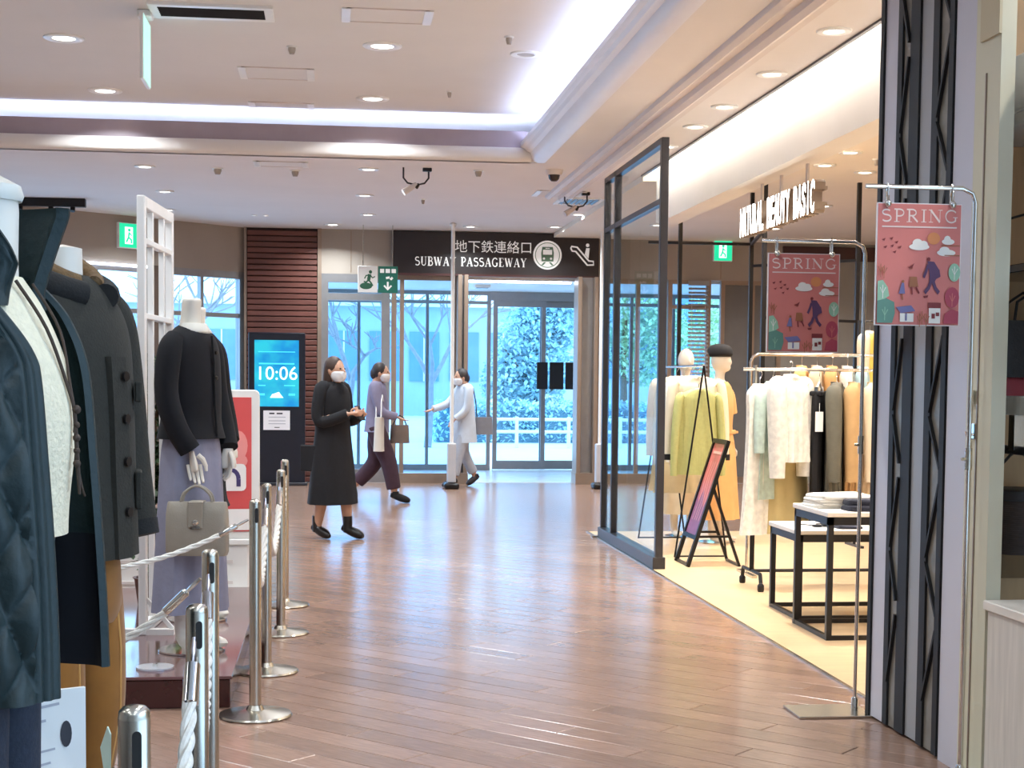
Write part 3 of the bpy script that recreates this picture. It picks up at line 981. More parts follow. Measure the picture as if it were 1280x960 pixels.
p.rect(-.24, 1.655, .24, 1.675, M_scrt).rect(-.25, 1.82, .25, 1.832, M_scrt).rect(-.25, 1.36, -.15, 1.375, M_scrt).rect(.1, 1.36, .25, 1.375, M_scrt)
p.poly([(-.09, 1.2), (.09, 1.2), (.05, 1.25), (.03, 1.28), (-.02, 1.26), (-.06, 1.25)], M_scrw)
p.rect(-.25, 1.23, -.16, 1.26, M_scrt).rect(.16, 1.23, .25, 1.26, M_scrt)
p.build('screen_graphics', sc_)
p = Print(lambda u, v, d: (u, -.0605 - d, v), .001)
p.rect(-.17, 2.015, .17, 2.035, M_signtext).rect(-.16, 1.045, .16, 1.06, M_signtext)
p.build('lettering', sb_)
pn_ = MB().span((-.18, -.068, .76), (.18, -.061, 1.025)).build('paper_notice', mat('paper', (236, 234, 238), .7, noise=(9, .01)), r_)
p = Print(lambda u, v, d: (u, -.0685 - d, v), .001)
M_ink = mat('ink', (56, 56, 64), .7, noise=(9, .05))
M_inkl = mat('ink_light', (178, 178, 188), .7, noise=(9, .05))
p.rect(-.10, .975, -.03, .995, M_ink).rect(.0, .975, .08, .995, M_ink).rect(-.11, .93, .12, .94, M_inkl).rect(-.11, .88, .12, .89, M_inkl).rect(-.11, .84, .12, .85, M_inkl).rect(-.03, .79, .04, .8, M_ink)
p.build('notice_print', pn_)

# slim poles before the doors
for px, lb in ((563, 'slim white floor-to-ceiling pole with black foot left of the doorway'), (743, 'slim white floor-to-ceiling pole right of the doorway')):
    b0 = on_z(px + (1 if px < 600 else 6), 611, 0)
    r_ = thing('barrier_pole', lb, 'pole', (b0.x, b0.y, 0))
    MB().tube([(0, 0, .06), (0, 0, ZS)], .026, 12).build('pole', M_whiteplastic, r_, smooth=True)
    MB().span((-.10, -.12, 0), (.10, .12, .08)).build('foot', M_black, r_, bevel=.02)
    MB().lathe([(.05, 0), (.05, .03), (.02, .04)], 16, (0, 0, ZS - .04)).build('ceiling_collar', M_whiteplastic, r_, smooth=True)
    MB().span((-.06, -.06, .08), (.06, .06, .62)).build('sensor_box', mat('sensor_grey', (190, 192, 200), .3, noise=(8, .03)), r_, bevel=.015)

# ================================================================== STANCHIONS AND ROPES
PH = .948
posts = [(-.309, 2.45, 0), (-.305, 3.55, 0), (-.362, 4.68, 0), (-.321, 6.627, 0), (-.314, 7.628, 0), (-.28, 8.782, 0), (-.29, 9.871, 0)]
plabels = ['steel stanchion post nearest the viewer, only its domed top and slot showing',
           'second nearest steel stanchion post, with thick white twisted rope hooked on',
           'third steel stanchion post below the grey handbag, white rope on its right',
           'steel stanchion post with a complete round base, nearest of four showing bases',
           'fifth steel stanchion post, second of four showing bases',
           'sixth steel stanchion post, third of four showing bases',
           'farthest steel stanchion post, near the blue kiosk screen']
M_slot = mat('slot_dark', (24, 20, 18), .6, noise=(9, .1))
proto = None
post_objs = []
for (x, y, z), lb in zip(posts, plabels):
    if proto is None:
        proto = thing('stanchion', lb, 'stanchion', (x, y, 0), 0, 'steel stanchions of the rope barrier')
        MB().lathe([(.155, 0), (.16, .006), (.155, .014), (.10, .022), (.04, .03), (.03, .05), (.026, .05), (.026, 0)], 36).build('base', M_steel, proto, smooth=True, angle=25)
        pole_ = MB().lathe([(.026, .03), (.026, PH - .022), (.0245, PH - .010), (.018, PH - .003), (.006, PH)], 24).build('pole', M_steel, proto, smooth=True)
        sl = [(u * 1.0, v) for u, v in (earc(0, .045, .0075, .0075, 0, 180, 6) + earc(0, -.005, .0075, .0075, 180, 360, 6))]
        for a in (R(-75), R(105)):
            MB().prism(sl, .0235, .0266, lambda u, v, d, a=a: (math.cos(a) * d - math.sin(a) * u, math.sin(a) * d + math.cos(a) * u, PH - .09 + v)).build('slot', M_slot, pole_)
        o = proto
    else:
        o = dup(proto, (x, y, 0), None, lb)
    post_objs.append(o)

M_rope = mat('rope_white', (226, 222, 214), .8, noise=(120, .08), sheen=.2)


def rope(a, b, sag, label, r=.0165, twist=34, n=70, ends=True, rsides=7):
    a, b = Vector(a), Vector(b)
    root = thing('barrier_rope', label, 'rope', a, 0, 'white barrier ropes')
    pts = []
    for i in range(n + 1):
        t = i / n
        p = a.lerp(b, t)
        p.z -= sag * 4 * t * (1 - t)
        pts.append(p - a)
    L = sum((pts[i + 1] - pts[i]).length for i in range(n))
    # chrome ends
    e = int(n * .10 / max(L, .2)) + 1
    core = pts[e:n - e + 1]
    for s in range(3):
        st, prev = [], None
        m = len(core) * 3
        for i in range(m + 1):
            f_ = i / m * (len(core) - 1)
            k = min(int(f_), len(core) - 2)
            p = core[k].lerp(core[k + 1], f_ - k)
            t = (core[k + 1] - core[k]).normalized()
            x = t.cross(Vector((1, .3, 0)))
            x.normalize()
            y = t.cross(x)
            ang = twist * L * (i / m) + s * 2 * PI / 3
            st.append(p + (x * math.cos(ang) + y * math.sin(ang)) * r * .52)
        MB().tube(st, r * .56, rsides).build('strand', M_rope, root, smooth=True)
    if ends:
        for q0, q1 in ((pts[0], pts[e + 1]), (pts[n], pts[n - e - 1])):
            d = q1 - q0
            MB().tube([q0 + d * .38, q0 + d * .42, q1, q1 + d.normalized() * .004], [r * .5, r * 1.12, r * 1.12, r * .9], 14).build('end_cap', M_chrome, root, smooth=True)
            MB().tube([q0, q0 + d * .2, q0 + d * .4], [.005, .007, .005], 8).build('hook', M_chrome, root, smooth=True)
    return root


def hang(i, side):
    x, y, _ = posts[i]
    return (x - .004, y + side * .032, PH - .075)


rope(hang(0, 1), hang(1, -1), .36, 'thick white twisted rope hanging close in front of the second nearest post')
rope(hang(1, 1), hang(2, -1), .34, 'white twisted rope hanging along the right of the third post')
rope((posts[2][0] - .03, posts[2][1], PH - .09), (-1.32, 4.95, .80), .24, 'white rope dropping left from the third post behind the tan trousers', .012)
rope((posts[3][0] - .03, posts[3][1], PH - .09), (-1.75, 6.2, .86), .20, 'pale rope sagging left from the fourth post under the handbag', .011)
rope(hang(3, 1), hang(4, -1), .36, 'white rope looped between fourth and fifth posts')
rope(hang(4, 1), hang(5, -1), .34, 'white rope looped between fifth and sixth posts')
rope(hang(5, 1), hang(6, -1), .28, 'white rope looped between the two farthest posts')
for x, y, lb in ((-1.345, 4.95, 'steel stanchion post hidden behind the coats, holding the left rope'),
                 (-1.775, 6.2, 'steel stanchion post hidden behind the coats, further left')):
    dup(proto, (x, y, 0), None, lb)

# ================================================================== LEFT DISPLAY FURNITURE
M_plinth = mat('plinth_lacquer', (58, 20, 22), .22, noise=(3, .12), coat=.4)
M_plinthtop = mat('plinth_top', (104, 72, 74), .12, noise=(3, .1), coat=.5)
r_ = thing('display_plinth', 'low glossy dark red display plinth under the mannequins', 'plinth', (-.90, 8.2, 0))
MB().span((-1.0, -1.40, 0), (.46, 1.5, .13)).build('body', M_plinth, r_, bevel=.005)
MB().span((-1.01, -1.41, .13), (.47, 1.51, .145)).build('top', M_plinthtop, r_, bevel=.003)
r_ = thing('display_plinth', 'raised grey stand carrying the two coat mannequins at left edge', 'plinth', (-.95, 3.3, 0))
MB().span((-.75, -1.1, 0), (.47, .95, .32)).build('body', mat('stand_grey', (150, 142, 136), .5, noise=(4, .06)), r_, bevel=.01)
MB().span((-.76, -1.11, .32), (.48, .96, .345)).build('top', mat('stand_top', (176, 168, 160), .4, noise=(4, .04)), r_, bevel=.004)
r_ = thing('display_plinth', 'white panelled low block behind the stanchions', 'plinth', (-1.0, 10.9, 0))
MB().span((-.8, -.7, .0), (.46, .7, .36)).build('body', M_white, r_, bevel=.008)
MB().span((-.82, -.72, .36), (.48, .72, .40)).build('top', M_white, r_, bevel=.006)
MB().span((-.7, -.71, .10), (.36, -.699, .12)).span((-.7, -.71, .24), (.36, -.699, .26)).build('moulding', M_trim, r_)
r_ = thing('notice_card', 'round clear acrylic stand lying on the red plinth', 'stand', (-.79, 7.0, .146))
MB().lathe([(.001, .0), (.085, .0), (.085, .008), (.001, .008)], 24).build('disc', mat('acrylic', (226, 226, 232), .1, noise=(6, .02), trans=.5), r_, smooth=True)
MB().lathe([(.012, .008), (.012, .02), (.001, .02)], 12).build('boss', M_chrome, r_)

# white lattice frame
lf = thing('lattice_frame', 'tall white open lattice frame beside the navy jacket mannequin', 'frame', (-.925, 8.33, .145), R(86))
HT = 2.24
for x in (-.40, .40):
    MB().span((x - .028, -.02, 0), (x + .028, .02, HT)).build('stile', M_white, lf, bevel=.004)
for x in (-.16, .16):
    MB().span((x - .016, -.015, .06), (x + .016, .015, HT - .06)).build('upright', M_white, lf, bevel=.003)
MB().span((-.372, -.02, HT - .06), (.372, .02, HT)).build('top_rail', M_white, lf, bevel=.004)
MB().span((-.372, -.018, HT - .24), (.372, .018, HT - .21)).build('rail', M_white, lf, bevel=.003)
MB().span((-.372, -.018, HT - .62), (.372, .018, HT - .59)).build('rail', M_white, lf, bevel=.003)
MB().span((-.372, -.02, 0.0), (.372, .02, .06)).build('bottom_rail', M_white, lf, bevel=.004)
for x in (-.40, .40):
    MB().bar((x, -.16, .015), (x, .16, .015), .05, .03).build('foot', M_white, lf)
    MB().bar((x, -.15, .03), (x, 0, .2), .02, .02).build('brace', M_white, lf)

# red poster stand behind the mannequins
M_red = mat('poster_red', (216, 84, 84), .5, noise=(5, .05))
r_ = thing('poster_stand', 'red poster stand in white rounded frame behind mannequins', 'sign stand', (-.775, 10.2, 0), R(6))
fr = MB()
def rrect(x0, z0, x1, z1, r):
    return [(x1 - r + r * math.cos(R(a)), z1 - r + r * math.sin(R(a))) for a in (0, 30, 60, 90)] + [(x0 + r + r * math.cos(R(a)), z1 - r + r * math.sin(R(a))) for a in (90, 120, 150, 180)] + \
           [(x0 + r + r * math.cos(R(a)), z0 + r + r * math.sin(R(a))) for a in (180, 210, 240, 270)] + [(x1 - r + r * math.cos(R(a)), z0 + r + r * math.sin(R(a))) for a in (270, 300, 330, 360)]
MB().prism(rrect(-.31, .40, .31, 1.39, .035), -.02, .02, lambda x, z, y: (x, y, z)).build('frame', M_whiteplastic, r_, bevel=.006)
po_ = MB().span((-.255, -.026, .45), (.255, -.0205, 1.34)).build('poster', M_red, r_)
p = Print(lambda u, v, d: (u, -.0265 - d, v), .001)
M_pink = mat('poster_pink', (236, 150, 146), .5, noise=(5, .04))
M_pwhite = mat('poster_white', (244, 240, 238), .5, noise=(5, .02))
M_pnavy = mat('poster_navy', (70, 58, 110), .5, noise=(5, .02))
p.oval(.17, 1.02, .06, .10, M_pink).oval(.13, .92, .1, .06, M_pink).up()
p.poly(rrect(.02, .72, .22, .90, .03), M_pwhite).up()
p.line(earc(.12, .80, .05, .06, 0, 180, 10), .028, M_pnavy).line([(.07, .8), (.07, .75)], .028, M_pnavy).line([(.17, .8), (.17, .75)], .028, M_pnavy)
p.rect(-.25, .46, .25, .60, M_pwhite)
p.build('print', po_)
MB().span((-.05, -.02, .02), (.05, .02, .40)).build('post', M_whiteplastic, r_)
MB().span((-.26, -.18, 0), (.26, .18, .025)).build('base', M_whiteplastic, r_, bevel=.006)

# leaflet card between the coats, with green corner
r_ = thing('price_board', 'white printed board with green corner between jeans and tan trousers', 'sign', (-.625, 3.42, .345), R(28))
po_ = MB().span((-.09, -.006, .0), (.09, .006, .43)).build('panel', mat('board_white', (238, 238, 236), .5, noise=(6, .01)), r_)
p = Print(lambda u, v, d: (u, -.0065 - d, v), .0008)
M_leaf_print = mat('board_green', (108, 150, 96), .5, noise=(6, .03))
p.poly([(-.05, 0), (.09, 0), (.09, .20), (.0, .08)], M_leaf_print)
p.oval(.045, .33, .013, .03, M_ink).line([(-.06, .39), (.03, .40)], .006, M_inkl).line([(-.06, .36), (.0, .365)], .006, M_inkl)
for i in range(5):
    p.line([(-.06, .29 - i * .03), (.02 - .01 * i, .30 - i * .03)], .005, M_inkl)
p.build('print', po_)
MB().span((-.09, -.04, 0), (.09, .04, .012)).build('foot', M_whiteplastic, r_)
r_ = thing('hang_tag', 'small pale green folded tag beside the nearest stanchion', 'tag', (posts[0][0] - .045, 2.475, PH - .10), R(-60))
MB().prism([(0, .06), (-.03, .02), (-.004, -.045), (.008, -.045), (.012, .05)], -.001, .001, lambda x, z, y: (x, y, z)).build('card', mat('tag_mint', (206, 228, 216), .5, noise=(8, .02)), r_)
MB().tube([(.004, 0, -.044), (.012, 0, -.06), (.01, 0, -.07), (.0, 0, -.06)], .003, 6).build('clip', M_chrome, r_)

# ================================================================== RIGHT SIDE: GLASS PARTITION AND SHOP FRONT
M_frame = mat('partition_frame', (62, 62, 68), .32, metal=.5, noise=(8, .06))
r_ = thing('glass_partition', 'tall dark-framed glass partition standing at the shop edge', 'partition', (2.555, 12.84, 0))
y0, y1, ym, zt, zr = -1.21, 1.21, .70, 3.35, 2.865
for y in (y0, y1, ym):
    MB().span((-.03, y - .028, .0), (.03, y + .028, zt)).build('post', M_frame, r_, bevel=.003)
MB().span((-.03, y0, zt - .05), (.03, y1, zt)).build('top_rail', M_frame, r_)
MB().span((-.028, y0, zr - .022), (.028, y1, zr + .022)).build('transom', M_frame, r_)
MB().span((-.05, y0 - .03, .006), (.05, y1 + .03, .10)).build('bottom_rail', M_frame, r_, bevel=.004)
for a, b in ((y0, ym), (ym, y1)):
    for c, d in ((.10, zr - .022), (zr + .022, zt - .05)):
        MB().span((-.005, a + .028, c), (.005, b - .028, d)).build('pane', M_glass_shop, r_)
MB().span((-.10, y1 + .0, .004), (.05, y1 + .10, .016)).build('floor_plate', M_steel, r_)

# lit shop letters
M_letter = emis('letter_face', (255, 253, 246), 7)
M_letside = mat('letter_side', (150, 132, 118), .5, noise=(8, .05))
sg = thing('shop_letter_sign', 'row of lit white letters hanging from the shop bulkhead', 'sign', (3.40, 11.42, 2.67))
word = 'NATURAL BEAUTY BASIC'
W, HH = 1.95, .235
stp = W / len(word)
for i, ch in enumerate(word):
    if ch == ' ':
        continue
    vs, fs = text_mesh(ch, 1.0, .03)
    xs = [v[0] for v in vs]
    ys = [v[1] for v in vs]
    kx = (stp * .96) / max(max(xs) - min(xs), .18)
    if ch == 'I':
        kx = .12
    kz = HH / (max(ys) - min(ys))
    mx = (max(xs) + min(xs)) / 2
    mb = MB()
    u0 = W / 2 - (i + .5) * stp
    nv = len(vs)
    front = [(-.03, u0 - (v[0] - mx) * kx, (v[1] - min(ys)) * kz) for v in vs]
    back = [(.05, p[1], p[2]) for p in front]
    mb.add(front, fs)
    edges = {}
    for f in fs:
        for a, b in zip(f, f[1:] + f[:1]):
            edges[(a, b)] = 1
    mb.cur = 1
    mb.add(front + back, [(a, b, b + nv, a + nv) for (a, b) in edges if (b, a) not in edges])
    mb.build('letter', [M_letter, M_letside], sg)
for y in (-.55, .1, .62):
    MB().span((.045, y - .02, HH - .02), (.06, y + .02, .40)).build('hanger', M_trim, sg)
MB().span((.05, -W / 2, .05), (.065, W / 2, .075)).span((.05, -W / 2, .16), (.065, W / 2, .185)).build('rail', M_letside, sg)

# black hanging display frame in the shop
r_ = thing('black_pipe_frame', 'black pipe display frame reaching the ceiling inside the shop', 'display frame', (4.3, 15.5, 0))
P = [(-.60, .5), (.18, .5), (-.14, -1.1), (1.01, -.5)]
for x, y in P:
    MB().span((x - .02, y - .02, 0.006), (x + .02, y + .02, 3.5)).build('post', M_black, r_)
for a, b, z in ((0, 1, 2.95), (2, 3, 2.1), (1, 3, 2.72), (1, 2, 2.95)):
    MB().bar((P[a][0], P[a][1], z), (P[b][0], P[b][1], z), .028).build('rail', M_black, r_)
MB().bar((P[0][0], P[0][1], 2.95), (P[0][0] - .3, P[0][1] + .2, 2.97), .028).build('rail', M_black, r_)

# ================================================================== SPRING POSTERS
M_pos = [mat('poster_salmon', (214, 122, 112), .55, noise=(4, .04)), mat('poster_cream', (240, 214, 204), .55, noise=(6, .02)),
         mat('poster_cloud', (238, 230, 220), .55, noise=(6, .02)), mat('poster_orange', (224, 140, 84), .55, noise=(6, .03)),
         mat('poster_purple', (92, 56, 92), .55, noise=(6, .05)), mat('poster_mint', (150, 190, 160), .55, noise=(6, .05)),
         mat('poster_teal', (96, 140, 124), .55, noise=(6, .05)), mat('poster_crimson', (176, 66, 84), .55, noise=(6, .05)),
         mat('poster_brown', (164, 100, 62), .55, noise=(6, .05)), mat('poster_maroon', (128, 40, 40), .55, noise=(6, .05)),
         mat('poster_blue', (116, 112, 158), .55, noise=(6, .05)), mat('poster_border', (236, 226, 222), .55, noise=(6, .02))]


def spring_poster(root, u0, z0, w, h):
    S, CR, CL, ORG, PUR, MIN, TEA, CRI, BRO, MAR, BLU, BOR = M_pos
    pb_ = MB().span((u0, -.004, z0), (u0 + w, .004, z0 + h)).build('poster_board', BOR, root)
    p = Print(lambda u, v, d: (u0 + u * w, -.0045 - d, z0 + v * h), .0006)
    p.rect(.012, .008, .988, .992, S).up()
    p.serif('SPRING', .05, .95, .845, .105, CR, .72)
    p.rect(.06, .80, .94, .812, CR)
    for u, v in ((.08, .70), (.17, .71), (.23, .68), (.10, .64), (.18, .65), (.27, .64), (.21, .60)):
        p.poly([(u - .02, v), (u + .025, v + .012), (u + .01, v - .012)], MAR)
    p.oval(.67, .715, .075, .05, ORG).up()
    for u, v, a, b in ((.5, .645, .12, .028), (.48, .675, .06, .035), (.55, .665, .05, .03), (.82, .60, .11, .028), (.80, .62, .06, .03), (.84, .69, .075, .025), (.83, .71, .04, .03)):
        p.oval(u, v, a, b, CL)
    p.rect(.8, .575, .98, .583, BRO).rect(.76, .655, .98, .662, BRO).up()
    # walking figure
    p.oval(.615, .545, .02, .016, MAR)
    p.poly([(.60, .53), (.68, .525), (.74, .46), (.75, .40), (.71, .385), (.69, .36), (.63, .36), (.625, .44)], PUR)
    p.line([(.65, .37), (.62, .31), (.575, .27)], .035, PUR).line([(.67, .37), (.70, .31), (.745, .27)], .035, PUR)
    p.line([(.61, .5), (.585, .44), (.56, .395)], .03, PUR).line([(.73, .46), (.745, .40)], .028, PUR)
    p.poly([(.56, .245), (.62, .25), (.61, .23), (.57, .228)], MAR)
    # child and woman
    p.oval(.41, .475, .02, .014, BRO).poly([(.37, .475), (.42, .465), (.445, .51), (.41, .49)], MAR)
    p.poly([(.40, .40), (.48, .40), (.50, .315), (.39, .315)], BRO).line([(.42, .32), (.43, .255)], .016, MAR).line([(.47, .32), (.51, .265)], .016, MAR)
    p.poly([(.305, .35), (.33, .35), (.345, .26), (.27, .26)], BLU).line([(.31, .26), (.32, .21)], .014, BRO).oval(.318, .36, .016, .012, BRO)
    # plants and houses
    p.poly([(.02, .20), (.10, .23), (.22, .19), (.23, .10), (.20, .02), (.02, .02)], TEA)
    p.poly([(.02, .36), (.08, .37), (.14, .31), (.16, .24), (.10, .215), (.02, .20)], MIN)
    p.oval(.92, .44, .07, .075, MIN).oval(.90, .235, .085, .085, CRI)
    p.poly([(.24, .15), (.42, .165), (.47, .12), (.30, .10)], BLU).rect(.29, .03, .45, .10, CL)
    p.rect(.62, .145, .77, .19, MAR).rect(.63, .02, .765, .145, CL)
    p.poly([(.80, .02), (.98, .02), (.98, .12), (.9, .14), (.82, .10)], CRI).up()
    for u, v, m in ((.11, .10, MIN), (.08, .28, CL), (.92, .44, CL), (.9, .22, S), (.55, .07, BRO), (.52, .05, BRO), (.60, .05, BRO), (.09, .44, BRO), (.05, .45, BRO)):
        p.line([(u, v - .06), (u, v + .05)], .008, m).line([(u - .03, v + .03), (u, v - .02), (u + .035, v + .03)], .008, m)
    p.line([(.36, .10), (.36, .04)], .02, BLU).rect(.66, .06, .70, .1, MAR).rect(.71, .08, .75, .11, MAR)
    p.build('poster_print', pb_)


def poster_stand(px_pole, px_rail0, py_rail, px_p0, px_p1, py_p0, py_p1, Y, base, label, rz):
    a = on_y(px_pole, py_rail, Y)
    l = on_y(px_rail0, py_rail, Y)
    q0, q1 = on_y(px_p0, py_p0, Y), on_y(px_p1, py_p1, Y)
    root = thing('poster_stand', label, 'poster stand', (a.x, Y, 0))
    zr_ = a.z
    cx_ = 0
    MB().tube([(0, 0, .02), (0, 0, zr_ - .05), (-.012, 0, zr_ - .018), (-.05, 0, zr_), (l.x - a.x, 0, zr_)], .0085, 12).build('pole', M_chrome, root, smooth=True)
    MB().lathe([(.016, .0), (.016, .05), (.010, .06)], 16, (0, 0, .012)).build('socket', M_chrome, root, smooth=True)
    MB().tube([(0, 0, 1.16), (0, 0, 1.24)], .0135, 12).build('clamp', M_steel, root, smooth=True)
    MB().tube([(0, 0, 1.2), (-.03, -.01, 1.2)], .006, 8).build('clamp_knob', M_chrome, root, smooth=True)
    MB().span((base[0], base[1], .001), (base[2], base[3], .012)).build('base_plate', M_steel, root, bevel=.002)
    w = q1.x - q0.x
    spring_poster(root, q0.x - a.x, q1.z, w, q0.z - q1.z)
    for f in (.12, .88):
        x = q0.x - a.x + w * f
        MB().tube([(x, 0, q0.z - .02), (x, -.012, q0.z + .0), (x, -.012, zr_ - .012), (x, 0, zr_ + .012), (x, .012, zr_ - .01), (x, .012, q0.z), (x, 0, q0.z - .02)], .004, 8).build('ring_clip', M_chrome, root, smooth=True)
        MB().ball((x, -.01, q0.z - .004), .014, 10, 6).build('clip', M_chrome, root, smooth=True)
    return root


poster_stand(1220, 1082, 236, 1096, 1198, 253, 408, 5.30, (-.30, -.12, .05, .12), 'SPRING poster on chrome stand in front of the folding partition', 0)
ps2 = poster_stand(1082, 952, 303, 960, 1047, 316, 441, 6.50, (-.29, -.12, .05, .13), 'SPRING poster on chrome stand with flat steel base at the shop edge', 0)

# ================================================================== FOLDING PARTITION STACK AND WALL END
M_panel_l = mat('partition_lavender', (196, 194, 204), .45, noise=(2, .03))
M_panel_g = mat('partition_grey', (152, 152, 154), .45, noise=(2, .04))
M_rubber = mat('rubber_black', (14, 13, 15), .6, noise=(12, .1))
M_groove = mat('groove_bronze', (128, 122, 112), .45, metal=.2, noise=(14, .2))
fp = thing('folding_partition', 'stack of folded partition panels with black rubber seals beside the shop', 'partition', (2.37, 6.0, 0))
ZP = 3.55
for a, b, m, x, nm in ((6.40, 6.25, M_panel_l, 0, 'panel'), (6.25, 6.20, M_rubber, -.004, 'rubber_seal'), (6.20, 6.12, M_groove, .006, 'groove_strip'),
                       (6.12, 6.02, M_rubber, .0, 'rubber_seal'), (6.02, 5.87, M_panel_g, .01, 'panel'), (5.87, 5.81, M_rubber, -.004, 'rubber_seal'),
                       (5.81, 5.70, M_groove, .006, 'groove_strip'), (5.70, 5.655, M_rubber, -.008, 'rubber_seal')):
    MB().span((x, b - 6.0, .012), (.18, a - 6.0, ZP)).build(nm, m, fp)
for ya, yb in ((6.21, 6.125), (5.82, 5.695)):
    mb = MB()
    for i in range(6):
        z = .2 + i * .58
        mb.bar((-.002, ya - 6, z), (-.002, yb - 6, z + .3), .014).bar((-.002, yb - 6, z + .36), (-.002, ya - 6, z + .56), .014)
    mb.build('scissor_link', M_rubber, fp)
MB().span((-.01, 6.40 - 6, .0), (.18, 6.44 - 6, ZP)).build('end_seal', M_rubber, fp)
M_cream = mat('wall_cream', (206, 200, 176), .6, noise=(2, .03))
struct('wall_end', MB().span((2.37, 5.46, 0), (2.42, 5.65, ZS)), M_panel_l, 'lavender-grey wall end next to the folded partition', 'wall')
struct('wall_end_cream', MB().span((2.365, 5.24, 0), (2.42, 5.455, ZS)), M_cream, 'cream wall edge at right with vertical groove', 'wall')
struct('trim_11', MB().span((2.360, 5.35, 0), (2.366, 5.357, 2.6)).span((2.360, 5.40, 0), (2.366, 5.405, 1.4)), M_jamb, 'thin vertical grooves in the cream wall edge', 'trim')
struct('trim_12', MB().span((2.355, 5.24, 2.72), (2.366, 5.40, 3.56)), mat('wall_tan', (196, 182, 150), .6, noise=(3, .04)), 'tan upper panel on the cream wall edge', 'trim')
r_ = thing('wall_hook', 'small chrome hook latch on the cream wall edge', 'hook', (2.36, 5.37, 1.30))
MB().span((-.006, -.015, -.03), (.004, .015, .03)).build('plate', M_chrome, r_, bevel=.003)
MB().tube([(0, 0, -.01), (-.03, -.01, -.02), (-.035, -.01, 0)], .005, 8).build('hook', M_chrome, r_, smooth=True)
MB().lathe([(.001, 0), (.012, 0), (.012, .05), (.001, .05)], 12, (-.006, .015, .10)).build('latch', M_chrome, r_, smooth=True)

# bag shop alcove
M_oak = mat('alcove_oak', (196, 158, 114), .5, noise=(5, .12), stretch=(4, 4, .5))
M_palewood = mat('counter_white_wood', (206, 198, 188), .55, noise=(6, .10), stretch=(7, 7, .5))
struct('wall_alcove', MB().span((2.50, 5.88, 0), (3.7, 5.93, 3.5)).span((3.6, 3.0, 0), (3.7, 5.88, 3.5)), M_oak, 'oak panelled alcove of the bag shop at the right edge', 'wall')
r_ = thing('shelf_board', 'white lit display box shelf high at right edge', 'shelf', (2.50, 5.3, 2.42))
MB().span((0, -1.2, 0), (.9, .56, .05)).build('board', M_white, r_, bevel=.004)
MB().span((0, -1.2, .05), (.05, .56, .26)).build('front_lip', M_white, r_, bevel=.004)
r_ = thing('shelf_board', 'thin grey metal shelf at right edge above the dark bag', 'shelf', (2.50, 5.3, 1.885))
MB().span((0, -1.2, 0), (.9, .56, .03)).build('board', M_steel, r_, bevel=.003)
MB().tube([(.02, .5, .03), (.02, .5, .2), (.5, .5, .34)], .005, 6).build('bracket', M_black, r_)
r_ = thing('shelf_board', 'thick pale wood shelf carrying the dark bag at right edge', 'shelf', (2.50, 5.3, 1.36))
MB().span((0, -1.2, 0), (.9, .56, .07)).build('board', M_palewood, r_, bevel=.004)
r_ = thing('hanging_rail', 'dark metal hanging rail under the thick shelf at right edge', 'rail', (2.62, 5.3, 1.22))
MB().tube([(0, -1.2, 0), (0, .54, 0)], .017, 12).build('bar', M_charcoal, r_, smooth=True)
MB().span((-.02, .25, .0), (.02, .30, .14)).build('bracket', M_steel, r_)
r_ = thing('counter', 'white grained wooden counter at lower right corner', 'counter', (2.355, 4.5, 0))
for i in range(4):
    MB().span((0, .70 - (i + 1) * .5, 0.02), (.03, .70 - i * .5 - .003, .66)).build('plank', M_palewood, r_, bevel=.003)
MB().span((.03, -1.3, 0), (.9, .69, .66)).build('body', M_palewood, r_)
MB().span((-.012, -1.31, .66), (.91, .715, .695)).build('top', mat('counter_top', (224, 214, 202), .4, noise=(5, .05)), r_, bevel=.004)
struct('wall_alcove_panel', MB().span((2.54, 5.84, .69), (3.5, 5.878, 1.0)), mat('dark_oak', (122, 92, 56), .5, noise=(5, .12), stretch=(4, 4, .5)), 'darker wood panel above the white counter', 'wall')

M_bagdark = mat('bag_dark', (40, 32, 32), .5, noise=(14, .15), bump=(90, .2))
M_bagpink = mat('bag_pink', (186, 74, 84), .5, noise=(14, .08))
r_ = thing('tote_bag', 'dark tote bag with crimson bottom on the thick shelf', 'bag', (2.68, 5.64, 1.43))
def bagbody(w0, w1, d, h, z0=0, e1=.4, e2=.5):
    rings = []
    for i in range(7):
        t = i / 6
        w = w0 + (w1 - w0) * t
        dd = d * (1 - .35 * t)
        ring = []
        for k in range(24):
            a = 2 * PI * k / 24
            c, s = math.cos(a), math.sin(a)
            ring.append((w / 2 * math.copysign(abs(c) ** e1, c), dd / 2 * math.copysign(abs(s) ** e2, s), z0 + h * t))
        rings.append(ring)
    return MB().loft(rings)
bagbody(.27, .28, .14, .07).build('base', M_bagpink, r_, smooth=True)
bagbody(.28, .30, .14, .22, .07).build('body', M_bagdark, r_, smooth=True)
for y in (-.04, .04):
    MB().tube([(-.07, y, .27), (-.06, y, .36), (0, y, .40), (.06, y, .36), (.07, y, .27)], .006, 8).build('handle', M_bagdark, r_, smooth=True)
r_ = thing('basket_bag', 'dark woven bucket bag hanging on a strap over the counter', 'bag', (2.64, 5.60, .815))
MB().lathe([(.001, 0), (.085, .005), (.10, .03), (.125, .24), (.13, .25), (.115, .25), (.08, .04), (.001, .04)], 22).build('body', mat('bag_weave', (66, 48, 38), .6, noise=(30, .2), wave=(60, .5, 'Z')), r_, smooth=True)
MB().lathe([(.128, .215), (.134, .22), (.134, .252), (.126, .256)], 22).build('rim', M_bagdark, r_, smooth=True)
for s in (-1, 1):
    MB().tube([(s * .12, 0, .24), (s * .09, 0, .32), (s * .03, 0, .385), (0, 0, .405)], .006, 8).build('strap', M_bagdark, r_, smooth=True)

